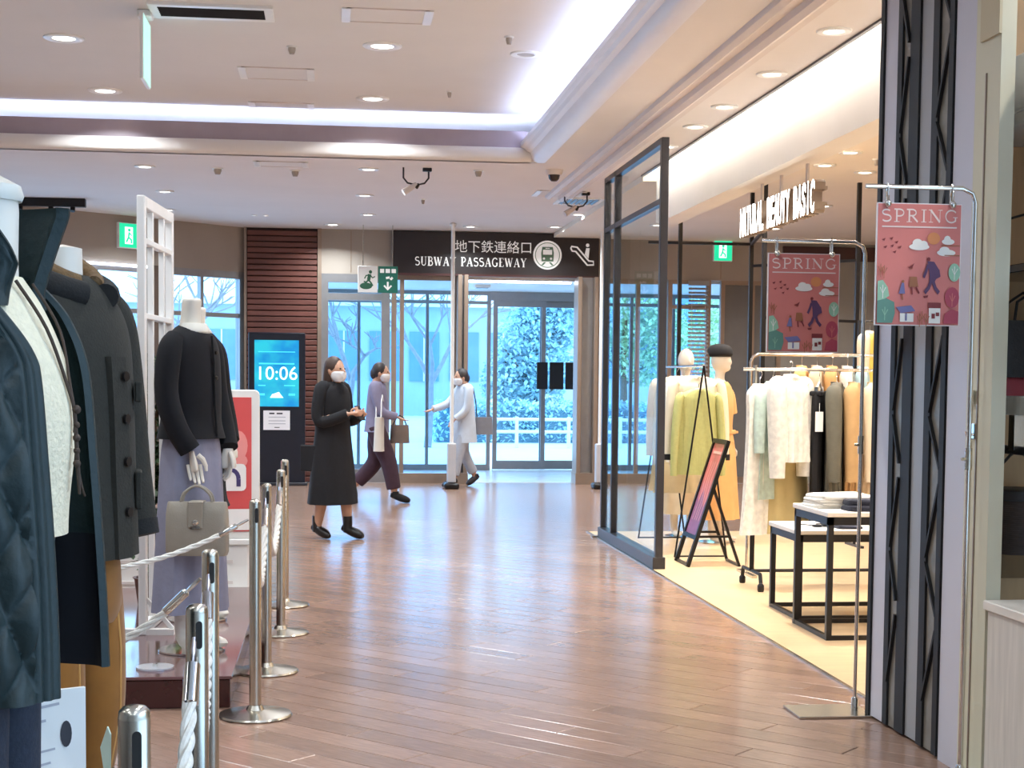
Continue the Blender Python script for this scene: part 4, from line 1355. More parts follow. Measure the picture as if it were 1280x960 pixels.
# ================================================================== TABLES, FOLDED CLOTHES, SIGN
M_tabletop = mat('table_white', (232, 226, 216), .4, noise=(4, .03))


def table(name, loc, w, d, h, label):
    r_ = thing(name, label, 'table', loc)
    MB().span((0, 0, h - .028), (w, d, h)).build('tabletop', M_tabletop, r_, bevel=.004)
    b = .032
    for x in (.01, w - .01 - b):
        for y in (.01, d - .01 - b):
            MB().span((x, y, 0), (x + b, y + b, h - .028)).build('leg', M_black, r_)
    MB().span((.01, .01, h - .075), (w - .01, .01 + b, h - .028)).span((.01, d - .01 - b, h - .075), (w - .01, d - .01, h - .028)).span((.01, .04, h - .075), (.01 + b, d - .04, h - .028)).build('apron', M_black, r_)
    MB().span((.042, .012, .0), (w - .042, .012 + b * .8, b * .8)).build('floor_bar', M_black, r_)
    MB().span((.042, d - .012 - b * .8, .0), (w - .042, d - .012, b * .8)).build('floor_bar', M_black, r_)
    MB().span((.012, .042, .0), (.012 + b * .8, d - .042, b * .8)).build('floor_bar', M_black, r_)
    return r_


table('display_table', (2.80, 8.31, .006), 1.15, .66, .735, 'taller white-topped black metal table carrying folded clothes')
table('display_table', (2.855, 9.04, .006), 1.1, .62, .56, 'lower white-topped black metal table behind the taller one')
M_fwhite = mat('fold_white', (236, 232, 224), .85, noise=(20, .03), bump=(60, .2))
M_fnavy = mat('fold_navy', (40, 42, 56), .85, noise=(20, .08), bump=(60, .3))


def folded(loc, w, d, h, m, label, group=None, rz=0):
    rings = []
    prof = [(0, .985), (h * .25, 1.0), (h * .6, 1.0), (h * .85, .985), (h, .94)]
    for z, s in prof:
        ring = []
        for k in range(28):
            a = 2 * PI * k / 28
            c, q = math.cos(a), math.sin(a)
            wob = 1 + .012 * math.sin(3 * a + z * 90)
            ring.append((w / 2 * s * wob * math.copysign(abs(c) ** .35, c), d / 2 * s * wob * math.copysign(abs(q) ** .35, q), z + .004 * math.sin(2 * a)*(z > 0)))
        rings.append(ring)
    r_ = thing('folded_garment', label, 'folded clothes', loc, rz, group)
    MB().loft(rings).build('body', m, r_, smooth=True)
    MB().span((-w * .46, -d * .505, h * .42), (w * .46, -d * .49, h * .55)).build('fold_edge', m, r_, bevel=.004)
    return r_


z_ = .741
for i, (h, s, lb) in enumerate(((.018, 1.0, 'bottom white shirt of the folded pile on the taller table'), (.018, .985, 'second white shirt in the folded pile on the taller table'),
                                (.018, .97, 'third white shirt in the folded pile on the taller table'), (.022, .95, 'top white shirt of the folded pile on the taller table'))):
    folded((2.99 + .008 * (i % 2), 8.72 - .01 * i, z_), .36 * s, .34 * s, h, M_fwhite, lb, 'folded white shirts', R(3 * (i % 2)))
    z_ += h
z_ = .741
for i, (h, lb) in enumerate(((.03, 'lower dark navy trousers folded on the taller table'), (.034, 'upper dark navy trousers folded on the taller table'))):
    folded((3.14 + .012 * i, 8.44 + .01 * i, z_), .40, .20, h, M_fnavy, lb, 'folded navy trousers', R(-4 * i))
    z_ += h
r_ = thing('sunglasses', 'dark sunglasses lying on the lower table', 'sunglasses', (3.08, 9.25, .566), R(20))
for s in (-1, 1):
    MB().lathe([(.001, .004), (.03, .004), (.032, .010), (.03, .016), (.001, .016)], 16, (s * .038, 0, 0)).build('lens', M_dark, r_, smooth=True)
    MB().tube([(s * .07, 0, .012), (s * .07, .11, .010), (s * .065, .14, .005)], .004, 6).build('temple', M_dark, r_)
MB().tube([(-.012, 0, .012), (0, 0, .017), (.012, 0, .012)], .003, 6).build('bridge', M_dark, r_)
folded((3.22, 9.16, .566), .16, .12, .018, M_fnavy, 'small dark folded cloth on the lower table beside the sunglasses')

# leaning poster easel
r_ = thing('easel_sign', 'black framed poster on slanted easel beside the glass partition', 'sign stand', (2.82, 11.72, .006))
def ez(t, y, d=0):          # t along the slanted front, d out of it towards the mall
    L = 1.05
    nx, nz = -.95, .30
    return (.315 * t / L * 1.0 + nx * d, y, t * .955 + nz * d)
def slab(mb, t0, t1, ya, yb, d0, d1):
    return mb.loft([[ez(t0, ya, d0), ez(t0, yb, d0), ez(t1, yb, d0), ez(t1, ya, d0)], [ez(t0, ya, d1), ez(t0, yb, d1), ez(t1, yb, d1), ez(t1, ya, d1)]])
for ya in (0, .40):
    slab(MB(), 0, 1.05, ya, ya + .035, -.01, .02).build('frame_side', M_black, r_)
slab(MB(), 1.015, 1.05, .035, .40, -.01, .02).build('frame_top', M_black, r_)
slab(MB(), .22, .255, .035, .40, -.01, .02).build('frame_bottom', M_black, r_)
M_easel = mat('easel_print', (206, 108, 104), .35, noise=(3.5, .25), coat=.3, stretch=(1, 2, 1))
po_ = slab(MB(), .255, 1.015, .035, .40, -.004, .006).build('poster', M_easel, r_)
p = Print(lambda u, v, d: ez(.255 + v * .76, .40 - u * .365, .0065 + d), .001)
M_ep1 = mat('easel_pink', (236, 170, 158), .4, noise=(6, .08))
M_ep2 = mat('easel_violet', (140, 84, 122), .4, noise=(6, .1))
p.poly([(0, 0), (1, 0), (1, .42), (.7, .3), (.4, .5), (.2, .34), (0, .45)], M_ep2).up()
for u in (.2, .4, .55, .75):
    p.line([(u, .15), (u + .06, .4), (u - .02, .62), (u + .05, .8)], .03, M_ep1)
p.line([(.15, .9), (.85, .9)], .03, M_ep1)
p.build('print', po_)
for ya in (.03, .40):
    MB().bar((.20, ya, .62), (.42, ya, .0), .022).build('rear_leg', M_black, r_)
MB().bar((.005, .02, .012), (.005, .42, .012), .022).build('floor_bar', M_black, r_)
MB().bar((.415, .03, .012), (.415, .40, .012), .02).build('floor_bar', M_black, r_)
MB().bar((.08, .02, .24), (.335, .03, .24), .018).build('side_brace', M_black, r_)
MB().bar((.08, .41, .24), (.335, .41, .24), .018).build('side_brace', M_black, r_)

# ================================================================== CLOTH, MANNEQUINS, PEOPLE: HELPERS
def cat_rom(specs, n):
    out = []
    m = len(specs)
    for i in range(n + 1):
        f = i / n * (m - 1)
        k = min(int(f), m - 2)
        t = f - k
        p0, p1, p2, p3 = specs[max(k - 1, 0)], specs[k], specs[k + 1], specs[min(k + 2, m - 1)]
        out.append([.5 * (2 * b + (c - a) * t + (2 * a - 5 * b + 4 * c - d) * t * t + (3 * b - a - 3 * c + d) * t ** 3) for a, b, c, d in zip(p0, p1, p2, p3)])
    return out


def spow(v, e):
    return math.copysign(abs(v) ** e, v)


def gl(specs, n=26, sides=40, fold=None, e=1.0, cap=True, mb=None):
    """loft of ellipses; specs = (z, cx, cy, rx, ry)"""
    rings = []
    S = cat_rom(specs, n)
    for i, (z, cx, cy, rx, ry) in enumerate(S):
        t = i / n
        ring = []
        for k in range(sides):
            a = 2 * PI * k / sides
            q = 1 + (fold(a, t) if fold else 0)
            ring.append((cx + rx * q * spow(math.cos(a), e), cy + ry * q * spow(math.sin(a), e), z))
        rings.append(ring)
    mb = mb or MB()
    mb.loft(rings, True, cap)
    return mb


def limb(mb, pts, rad, n=10, flat=1.0, sub=5):
    S = cat_rom([tuple(p) + (r,) for p, r in zip(pts, rad)], (len(pts) - 1) * sub)
    return mb.tube([s[:3] for s in S], [max(s[3], .002) for s in S], n, True, flat)


def hand(mb, wrist, d, side, s=1.0, curl=.35):
    """palm, four unequal bent fingers and a thumb; d = pointing direction, side = towards the thumb"""
    w, d, side = Vector(wrist), Vector(d).normalized(), Vector(side).normalized()
    nrm = d.cross(side).normalized()
    mb.tube([w, w + d * .03 * s, w + d * .06 * s, w + d * .088 * s, w + d * .094 * s], [.024 * s, .031 * s, .038 * s, .038 * s, .03 * s], 12, True, .45)
    for i, (o, L, r) in enumerate(((.028, .068, .0085), (.0095, .077, .0088), (-.0095, .072, .0085), (-.027, .056, .0075))):
        b = w + d * .082 * s + side * o * s
        p1 = b + d * L * .45 * s + nrm * curl * .010 * s
        p2 = p1 + (d * .85 + nrm * curl * .8).normalized() * L * .32 * s
        p3 = p2 + (d * .6 + nrm * curl * 1.6).normalized() * L * .26 * s
        mb.tube([b - d * .02 * s, b, p1, p2, p3], [r * s, r * s, r * .95 * s, r * .88 * s, r * .6 * s], 8)
    b = w + d * .028 * s + side * .026 * s
    mb.tube([b - d * .01 * s, b + (d * .5 + side).normalized() * .022 * s, b + (d + side * .7).normalized() * .052 * s, b + (d + side * .4).normalized() * .074 * s], [.012 * s, .012 * s, .0095 * s, .0065 * s], 8)
    return mb


def remesh(mb, name, m, parent, voxel, smooth_it=4):
    me = bpy.data.meshes.new('tmp')
    me.from_pydata(mb.v, [], mb.f)
    bm = bmesh.new()
    bm.from_mesh(me)
    bmesh.ops.recalc_face_normals(bm, faces=bm.faces)
    bm.to_mesh(me)
    bm.free()
    o = bpy.data.objects.new('tmp', me)
    COL.objects.link(o)
    r = o.modifiers.new('r', 'REMESH')
    r.mode = 'VOXEL'
    r.voxel_size = voxel
    s = o.modifiers.new('s', 'SMOOTH')
    s.iterations = smooth_it
    s.factor = .5
    dg_ = bpy.context.evaluated_depsgraph_get()
    out = bpy.data.meshes.new_from_object(o.evaluated_get(dg_))
    bpy.data.objects.remove(o, do_unlink=True)
    out.name = name
    out.materials.clear()
    out.materials.append(m)
    out.polygons.foreach_set('use_smooth', [True] * len(out.polygons))
    ob = bpy.data.objects.new(name, out)
    COL.objects.link(ob)
    ob.parent = parent
    return ob


M_mann = mat('mannequin_white', (226, 218, 206), .4, noise=(5, .02))
M_cap = mat('mannequin_cap', (214, 210, 200), .3, noise=(5, .02))


def coat_shell(specs, open_fn, outer, lining, root, name='shell', n=110, m=150, quilt=0.0, qp=9.0, rib=0.0, thick=.014, flare=.12, folds=0.0, e=.85, facing=None, near=1.0, far_flare=None):
    """open-fronted garment shell facing local +x"""
    S = cat_rom(specs, n)
    out, inn = [], []
    for i, (z, cx, cy, rx, ry) in enumerate(S):
        t = i / n
        th0 = open_fn(t)
        th1 = near(t) if callable(near) else th0 * (1 + (near - 1) * max(0, 1 - t * 1.6))
        ro, ri = [], []
        for k in range(m + 1):
            a = th0 + (2 * PI - th0 - th1) * k / m
            da = min(a - th0, 2 * PI - th1 - a)
            q = 1 + (flare if a > PI else (far_flare or flare)) * math.exp(-(da / .35) ** 2)
            if folds:
                q += folds * t * (math.sin(9 * a + 3 * t) * .6 + math.sin(5 * a + 1.3 - 4 * t) * .6)
            arc_ = a * (rx + ry) / 2
            h = 0
            if quilt:
                if rib and da < .28:
                    h = rib * abs(math.sin(da * 34))
                else:
                    u, v = arc_ * qp, z * qp * .62
                    w1 = abs(math.sin(PI * (u + v)))
                    w2 = abs(math.sin(PI * (u - v)))
                    h = quilt * (min(w1, w2) ** .42)
                    h += quilt * .35 * math.sin(23 * z + 7 * a) * math.sin(11 * a)
            c, s_ = spow(math.cos(a), e), spow(math.sin(a), e)
            ro.append((cx + (rx * q + h) * c, cy + (ry * q + h) * s_, z))
            ri.append((cx + (rx * q - thick) * c, cy + (ry * q - thick) * s_, z))
        out.append(ro)
        inn.append(ri)
    mb = MB()
    mb.loft(out, False)
    mb.cur = 1
    f0 = len(mb.f)
    mb.loft([list(r) for r in inn], False)
    for q in range(f0, len(mb.f)):
        i_, k_2 = (q - f0) // m, (q - f0) % m
        if facing and min(k_2, m - k_2) < facing[0] * m and i_ < facing[1] * n:
            mb.mi[q] = 0
    # rims
    mb.cur = 0
    for k in (0, n):
        mb.loft([out[k], inn[k]], False)
    mb.loft([[r[0] for r in out], [r[0] for r in inn]], False)
    mb.loft([[r[-1] for r in out], [r[-1] for r in inn]], False)
    return mb.build(name, [outer, lining], root, smooth=True, angle=60)


# ================================================================== TEAL PUFFER MANNEQUIN
M_teal = mat('teal_nylon', (21, 40, 43), .55, noise=(14, .10), bump=(50, .2))
M_lining = mat('dark_lining', (18, 22, 32), .7, noise=(10, .1))
M_knit = mat('cream_knit', (228, 216, 188), .95, noise=(60, .05), bump=(90, .5))
M_denim = mat('denim', (36, 44, 60), .85, noise=(60, .12), bump=(120, .3))
M_cord = mat('cord_brown', (66, 50, 40), .7, noise=(40, .15))
BASE = .345
r_ = thing('coat_mannequin', 'teal quilted puffer coat over cream knit on a headless mannequin, far left', 'mannequin', (-.69, 3.06, BASE), R(-9))
zb = -BASE
coat_shell([(1.665 + zb, -.01, 0, .085, .10), (1.64 + zb, -.01, 0, .11, .16), (1.58 + zb, -.005, 0, .14, .215), (1.48 + zb, 0, 0, .165, .235), (1.30 + zb, .005, 0, .175, .238),
            (1.15 + zb, .01, 0, .18, .24), (1.0 + zb, .01, 0, .187, .245), (.865 + zb, .01, 0, .19, .25)],
           lambda t: .62, M_teal, M_lining, r_, 'coat_body', quilt=.02, qp=9.5, rib=.006, flare=.10, n=150, m=200, facing=(.15, .72), near=lambda t: .36 + .95 * max(0, 1 - t / .42) ** 1.2, far_flare=.22)
coat_shell([(1.80 + zb, .01, 0, .155, .13), (1.78 + zb, .01, 0, .155, .132), (1.72 + zb, .0, 0, .145, .13), (1.64 + zb, -.005, 0, .125, .13), (1.60 + zb, 0, 0, .12, .14)],
           lambda t: .45 + .2 * t, M_teal, M_teal, r_, 'collar', n=24, m=120, quilt=.008, qp=9, rib=.005, flare=.10, thick=.022, near=3.6)
mb = MB()
limb(mb, [(0, -.22, 1.56 + zb), (-.01, -.285, 1.40 + zb), (.0, -.31, 1.18 + zb), (.04, -.30, .98 + zb)], [.085, .088, .078, .062], 20, 1, 8)
mb.build('sleeve', M_teal, r_, smooth=True)
mb = MB()
limb(mb, [(0, .20, 1.56 + zb), (-.03, .255, 1.40 + zb), (-.04, .27, 1.18 + zb), (.0, .26, .98 + zb)], [.08, .075, .065, .05], 20, 1, 8)
mb.build('sleeve', M_teal, r_, smooth=True)
gl([(1.66 + zb, .02, 0, .075, .08), (1.60 + zb, .03, 0, .10, .14), (1.50 + zb, .04, 0, .132, .165), (1.38 + zb, .045, 0, .148, .165), (1.22 + zb, .035, 0, .145, .155), (1.16 + zb, .032, 0, .145, .155)], 24, 40).build('knit_top', M_knit, r_, smooth=True)
gl([(1.165 + zb, .025, 0, .130, .148), (1.05 + zb, .005, 0, .125, .16), (.9 + zb, 0, 0, .13, .175), (.84 + zb, 0, 0, .13, .175)], 12, 36).build('hip_cover', M_lining, r_, smooth=True)
mb = MB()
for s in (-1, 1):
    limb(mb, [(0, s * .085, .90 + zb), (.01, s * .09, .72 + zb), (.02, s * .09, .55 + zb), (.0, s * .09, .36 + zb)], [.095, .082, .068, .062], 18)
mb.build('jeans', M_denim, r_, smooth=True)
mb = MB()
mb.lathe([(.056, 1.55 + zb), (.054, 1.70 + zb), (.056, 1.785 + zb), (.055, 1.805 + zb)], 24, (.035, 0, 0))
mb.build('neck', M_mann, r_, smooth=True)
MB().lathe([(.062, 1.805 + zb), (.066, 1.815 + zb), (.06, 1.835 + zb), (.02, 1.855 + zb), (.001, 1.856 + zb)], 24, (.035, 0, 0)).build('neck_cap', M_cap, r_, smooth=True)
mb = MB()
cpts = [(.105, -.05, 1.65 + zb), (.16, -.04, 1.56 + zb), (.19, -.01, 1.45 + zb), (.20, .0, 1.40 + zb), (.20, .0, 1.36 + zb)]
limb(mb, cpts, [.0035] * 5, 8)
limb(mb, [(.10, .055, 1.65 + zb), (.155, .05, 1.56 + zb), (.188, .012, 1.45 + zb), (.20, .002, 1.40 + zb)], [.003] * 4, 8)
limb(mb, [(.20, .0, 1.40 + zb), (.204, .004, 1.30 + zb), (.206, .008, 1.24 + zb)], [.004, .0045, .003], 8)
for z, r in ((1.405, .009), (1.375, .007), (1.35, .008), (1.325, .007), (1.30, .008)):
    mb.ball((.203, .002, z + zb), r, 8, 6)
limb(mb, [(.204, .0, 1.30 + zb), (.208, .014, 1.255 + zb), (.21, .028, 1.235 + zb)], [.003, .003, .002], 6)
mb.build('drawstring', M_cord, r_, smooth=True)
MB().lathe([(.001, 0), (.14, 0), (.14, .01), (.001, .012)], 28).build('base', M_cap, r_, smooth=True)

# ================================================================== OLIVE COAT MANNEQUIN
M_olive = mat('olive_cotton', (43, 41, 35), .9, noise=(50, .10), bump=(140, .25))
M_olived = mat('olive_dark', (28, 27, 27), .9, noise=(50, .10), bump=(140, .25))
M_camel = mat('camel_corduroy', (142, 92, 32), .9, noise=(20, .08), sheen=.2)
M_brownin = mat('brown_lining', (110, 84, 54), .9, noise=(40, .2), bump=(80, .6))
M_button = mat('button_dark', (22, 18, 18), .35, noise=(9, .1))
r_ = thing('coat_mannequin', 'dark olive buttoned coat with camel corduroy trousers, beside the teal coat', 'mannequin', (-.69, 4.08, BASE), R(-26))
def fo(a, t):
    return .018 * t * math.sin(7 * a + 4 * t) + .012 * math.sin(3 * a + 9 * t) * t
gl([(1.73 + zb, -.01, 0, .07, .085), (1.70 + zb, -.01, 0, .10, .14), (1.64 + zb, -.005, 0, .125, .20), (1.55 + zb, 0, 0, .145, .215), (1.38 + zb, .005, 0, .155, .205), (1.2 + zb, .005, 0, .16, .205), (1.1 + zb, .005, 0, .165, .21), (1.0 + zb, .005, 0, .17, .215)], 50, 64, fo).build('coat_body', M_olive, r_, smooth=True)
for s in (-1, 1):
    mb = MB()
    limb(mb, [(-.005, s * .17, 1.66 + zb), (-.005, s * .215, 1.60 + zb), (0, s * .25, 1.42 + zb), (.02, s * .262, 1.22 + zb), (.06, s * .255, 1.04 + zb)], [.06, .072, .070, .062, .052], 18)
    sv_ = mb.build('sleeve', M_olive, r_, smooth=True)
    MB().tube([(.052, s * .256, 1.07 + zb), (.062, s * .255, 1.03 + zb)], [.057, .054], 18).build('cuff', M_olived, sv_, smooth=True)
# collar and hood
def neck_ring(r0, r1, z0, dz, tr, m, nm):
    pts, rad = [], []
    for i in range(25):
        a_ = -2.75 + 5.5 * i / 24 + PI
        up_ = .5 - .5 * math.cos(a_)
        pts.append((-.01 + r0 * math.cos(a_), r1 * math.sin(a_), z0 + dz * up_))
        rad.append(tr * (.62 + .38 * up_))
    MB().tube(pts, rad, 14, True, 1.0).build(nm, m, r_, smooth=True)
neck_ring(.115, .125, 1.675 + zb, .075, .052, M_olived, 'collar')
neck_ring(.085, .095, 1.705 + zb, .085, .036, M_brownin, 'collar_lining')
mb = MB()
limb(mb, [(-.09, -.15, 1.69 + zb), (-.17, -.11, 1.70 + zb), (-.21, 0, 1.71 + zb), (-.17, .11, 1.70 + zb), (-.09, .15, 1.69 + zb), (.03, .14, 1.66 + zb)], [.05, .07, .08, .07, .05, .035], 14)
mb.build('hood', M_olived, r_, smooth=True)
S_ = [(.158, 1.52), (.166, 1.38), (.171, 1.2), (.178, 1.0)]
mb = MB()
mb.loft([[(x - .02, -.035, z + zb), (x + .008, -.032, z + zb), (x + .008, .032, z + zb), (x - .02, .035, z + zb)] for x, z in S_])
pk_ = mb.build('placket', M_olive, r_)
for z in (1.47, 1.36, 1.25, 1.12):
    x = .162 + (1.5 - z) * .028 + .012
    MB().tube([(x, .012, z + zb), (x + .008, .012, z + zb)], .013, 14).build('button', M_button, pk_, smooth=True)
for s in (-1, 1):
    for z, w_ in ((1.43, .05), (1.17, .065)):
        a = s * .72
        c = Vector((.005 + .155 * math.cos(a) * 1.06, .21 * math.sin(a) * 1.06, z + zb))
        MB().box(c, (.018, w_ * 2, .10 if z < 1.3 else .055), rz=math.atan2(math.sin(a) / .21, math.cos(a) / .155)).build('pocket_flap', M_olive, r_, bevel=.004)
gl([(1.02 + zb, 0, 0, .12, .165), (.95 + zb, 0, 0, .125, .175), (.86 + zb, 0, 0, .125, .175), (.82 + zb, 0, 0, .11, .165)], 12, 36).build('trouser_hips', M_camel, r_, smooth=True)
for s in (-1, 1):
    mb = MB()
    limb(mb, [(0, s * .085, .90 + zb), (.015, s * .092, .75 + zb), (.03, s * .09, .58 + zb), (.01, s * .085, .42 + zb), (0, s * .085, .372 + zb)], [.098, .09, .075, .066, .062], 20)
    lg = mb.build('trouser_leg', M_camel, r_, smooth=True)
    MB().tube([(.098, s * .09, .86 + zb), (.106, s * .093, .75 + zb), (.106, s * .09, .58 + zb), (.077, s * .085, .42 + zb)], .0035, 6).build('crease', mat('camel_seam', (196, 146, 84), .9, noise=(20, .05)), lg, smooth=True)
    MB().ball((.05, s * .085, .04), (.11, .042, .038), 14, 8).build('shoe', M_button, r_, smooth=True)
MB().lathe([(.05, 1.70 + zb), (.048, 1.80 + zb), (.001, 1.81 + zb)], 20).build('neck', M_mann, r_, smooth=True)

# ================================================================== NAVY JACKET MANNEQUINS ON THE PLINTH
M_navy = mat('navy_wool', (9, 9, 17), .95, noise=(60, .15))
M_navy2 = mat('black_wool', (8, 8, 14), .95, noise=(60, .15))
M_lav = mat('lavender_cloth', (136, 136, 156), .85, noise=(12, .06), bump=(40, .2))


def suit_mannequin(loc, rz, label, jm, sm_, hem, skirt, hs=1.0, bag=False):
    r_ = thing('mannequin', label, 'mannequin', loc, R(rz))
    def fj(a, t):
        return .012 * t * math.sin(6 * a + 3 * t)
    gl([(1.575, 0, .0, .06, .05), (1.55, 0, 0, .10, .075), (1.50, 0, 0, .155, .10), (1.42, 0, 0, .18, .115), (1.25, 0, -.005, .18, .12), (1.12, 0, 0, .185, .125), (hem, 0, 0, .205, .145)], 34, 48, fj).build('jacket', jm, r_, smooth=True)
    for s in (-1, 1):
        mb = MB()
        limb(mb, [(s * .13, 0, 1.51), (s * .18, .0, 1.44), (s * .215, -.005, 1.25), (s * .205, -.05, 1.09), (s * .165, -.10, .98)], [.045, .058, .056, .054, .052], 16)
        sv_ = mb.build('sleeve', jm, r_, smooth=True)
        mb = MB()
        hand(mb, (s * .16, -.105, .975), (-s * .12, -.12, -1), (-s * .6, -.8, 0), 1.02, .45)
        mb.build('hand', M_mann, sv_, smooth=True)
    mb = MB()
    mb.tube([(0, -.115, 1.52), (0, -.127, 1.40), (0, -.132, 1.2), (0, -.145, hem + .01)], .006, 8)
    mb.build('front_edge', M_navy2, r_, smooth=True)
    for z in (1.44, 1.32):
        MB().tube([(.02, -.125, z), (.02, -.133, z)], .010, 12).build('button', M_button, r_)
    gl([(1.5, 0, .01, .065, .058), (1.57, 0, .005, .052, .05), (1.64, 0, .0, .047, .046), (1.69, .0, -.005, .046, .045), (1.70, 0, -.005, .03, .03)], 14, 24).build('neck', M_mann, r_, smooth=True)
    gl([(1.58, 0, -.01, .075, .06), (1.545, 0, -.02, .09, .07), (1.53, 0, -.02, .085, .066)], 6, 24).build('collar_trim', M_cap, r_, smooth=True)
    def fs(a, t):
        return .05 * t * math.sin(8 * a) + .03 * t * math.sin(13 * a + 1)
    gl([(1.08, 0, 0, .15, .11), (.95, 0, 0, .17, .13), (.7, 0, 0, .18, .145), (skirt, 0, 0, .20 if skirt > .5 else .215, .165)], 24, 56, fs).build('skirt', sm_, r_, smooth=True)
    for s in (-1, 1):
        mb = MB()
        limb(mb, [(s * .07, 0, max(skirt + .05, .5)), (s * .07, 0, .30), (s * .07, .01, .09), (s * .07, -.03, .04)], [.055, .045, .032, .034], 12)
        mb.ball((s * .07, -.07, .035), (.036, .09, .032), 12, 6)
        mb.build('leg', M_mann, r_, smooth=True)
    MB().lathe([(.001, 0), (.16, 0), (.16, .008), (.001, .01)], 28, (0, 0, 0)).build('base', M_chrome, r_, smooth=True)
    return r_


NX, NY = -.665, 7.45
suit_mannequin((NX, NY, .147), 62, 'headless white mannequin in navy wool jacket and lavender skirt holding handbag', M_navy, M_lav, 1.03, .20)
suit_mannequin((-.72, 8.40, .147), 58, 'headless white mannequin in black jacket and dark skirt behind the navy one', M_navy2, M_navy, .98, .62)
M_bag = mat('bag_greige', (150, 141, 128), .5, noise=(20, .04), bump=(160, .15))
r_ = thing('handbag', 'greige leather handbag with flap clasp held by navy jacket mannequin', 'handbag', (-.615, 7.19, .64), R(-8))
rings = []
for t, w, d in ((0, .275, .085), (.02, .288, .098), (.12, .29, .10), (.20, .285, .085), (.243, .275, .06), (.25, .27, .05)):
    rings.append([(w / 2 * spow(math.cos(2 * PI * k / 32), .3), d / 2 * spow(math.sin(2 * PI * k / 32), .4), t) for k in range(32)])
MB().loft(rings).build('body', M_bag, r_, smooth=True, angle=50)
MB().span((-.033, -.056, .13), (.037, -.048, .245)).span((-.033, -.056, .24), (.037, .03, .256)).build('flap_tab', M_bag, r_, bevel=.004)
cl = MB().lathe([(.001, 0), (.013, 0), (.015, .004), (.010, .010), (.001, .011)], 16)
o = cl.build('clasp', M_chrome, r_, smooth=True)
o.rotation_euler = (R(90), 0, 0)
o.location = (.002, -.056, .158)
MB().span((-.02, -.060, .128), (.024, -.055, .14)).build('clasp_plate', M_chrome, r_)
for y in (-.02, .02):
    mb = MB()
    limb(mb, [(-.075, y, .235), (-.06, y, .29), (0, y * .6, .325), (.06, y, .29), (.075, y, .235)], [.006] * 5, 8)
    mb.build('handle', M_bag, r_, smooth=True)

# ivy behind the lattice
def leaves(n, fn, size, rnd):
    mb = MB()
    for i in range(n):
        p, s = fn(i), size * rnd.uniform(.6, 1.3)
        q = Matrix.Rotation(rnd.uniform(0, 6.28), 3, 'Z') @ Matrix.Rotation(rnd.uniform(-1.1, 1.1), 3, 'X')
        pts = [(0, -.5, 0), (.32, -.15, .06), (.3, .2, .05), (0, .6, -.05), (-.3, .2, .05), (-.32, -.15, .06)]
        vs = [q @ (Vector(v) * s) + Vector(p) for v in pts]
        mb.add(vs, [(0, 1, 2, 3), (0, 3, 4, 5)])
    return mb
rn = random.Random(3)
M_ivy = mat('ivy_leaf', (52, 74, 46), .5, noise=(14, .35), spec=.4)
r_ = thing('ivy_plant', 'tall climbing ivy in brown pot behind white lattice frame', 'plant', (-1.02, 8.98, .147))
leaves(900, lambda i: (rn.gauss(0, .055), rn.gauss(0, .05), .2 + 1.25 * rn.random()), .06, rn).build('foliage', M_ivy, r_)['kind'] = 'stuff'
leaves(260, lambda i: (.10 + rn.gauss(0, .06), -.15 + rn.gauss(0, .06), .16 + abs(rn.gauss(0, .05))), .07, rn).build('foliage_low', mat('fern_leaf', (96, 128, 70), .5, noise=(14, .3)), r_)['kind'] = 'stuff'
mb = MB()
for k in range(4):
    a = k * 1.6
    limb(mb, [(.03 * math.cos(a), .03 * math.sin(a), .12), (.05 * math.cos(a + 1), .04 * math.sin(a + 1), .6), (.04 * math.cos(a + 2), .04 * math.sin(a + 2), 1.0), (.03 * math.cos(a + 3), 0, 1.4)], [.008, .007, .006, .003], 6)
mb.build('stem', mat('ivy_stem', (84, 66, 46), .8, noise=(20, .1)), r_)
MB().lathe([(.001, 0), (.09, 0), (.11, .15), (.12, .16), (.10, .16), (.09, .13), (.001, .13)], 20).build('pot', mat('pot_brown', (104, 70, 54), .6, noise=(9, .1)), r_, smooth=True)

# ================================================================== RACKS AND HANGING CLOTHES
def hanger(root, w):
    mb = MB()
    limb(mb, [(0, 0, -.09), (0, 0, -.05), (.012, 0, -.035), (.022, 0, -.012), (.008, 0, .008), (-.014, 0, .0)], [.0025] * 6, 6)
    mb.build('hanger_hook', M_chrome, root, smooth=True)
    mb = MB()
    limb(mb, [(-w * .46, 0, -.15), (-w * .25, 0, -.115), (0, 0, -.088), (w * .25, 0, -.115), (w * .46, 0, -.15)], [.007, .008, .008, .008, .007], 8)
    mb.build('hanger_arm', M_trim, root, smooth=True)


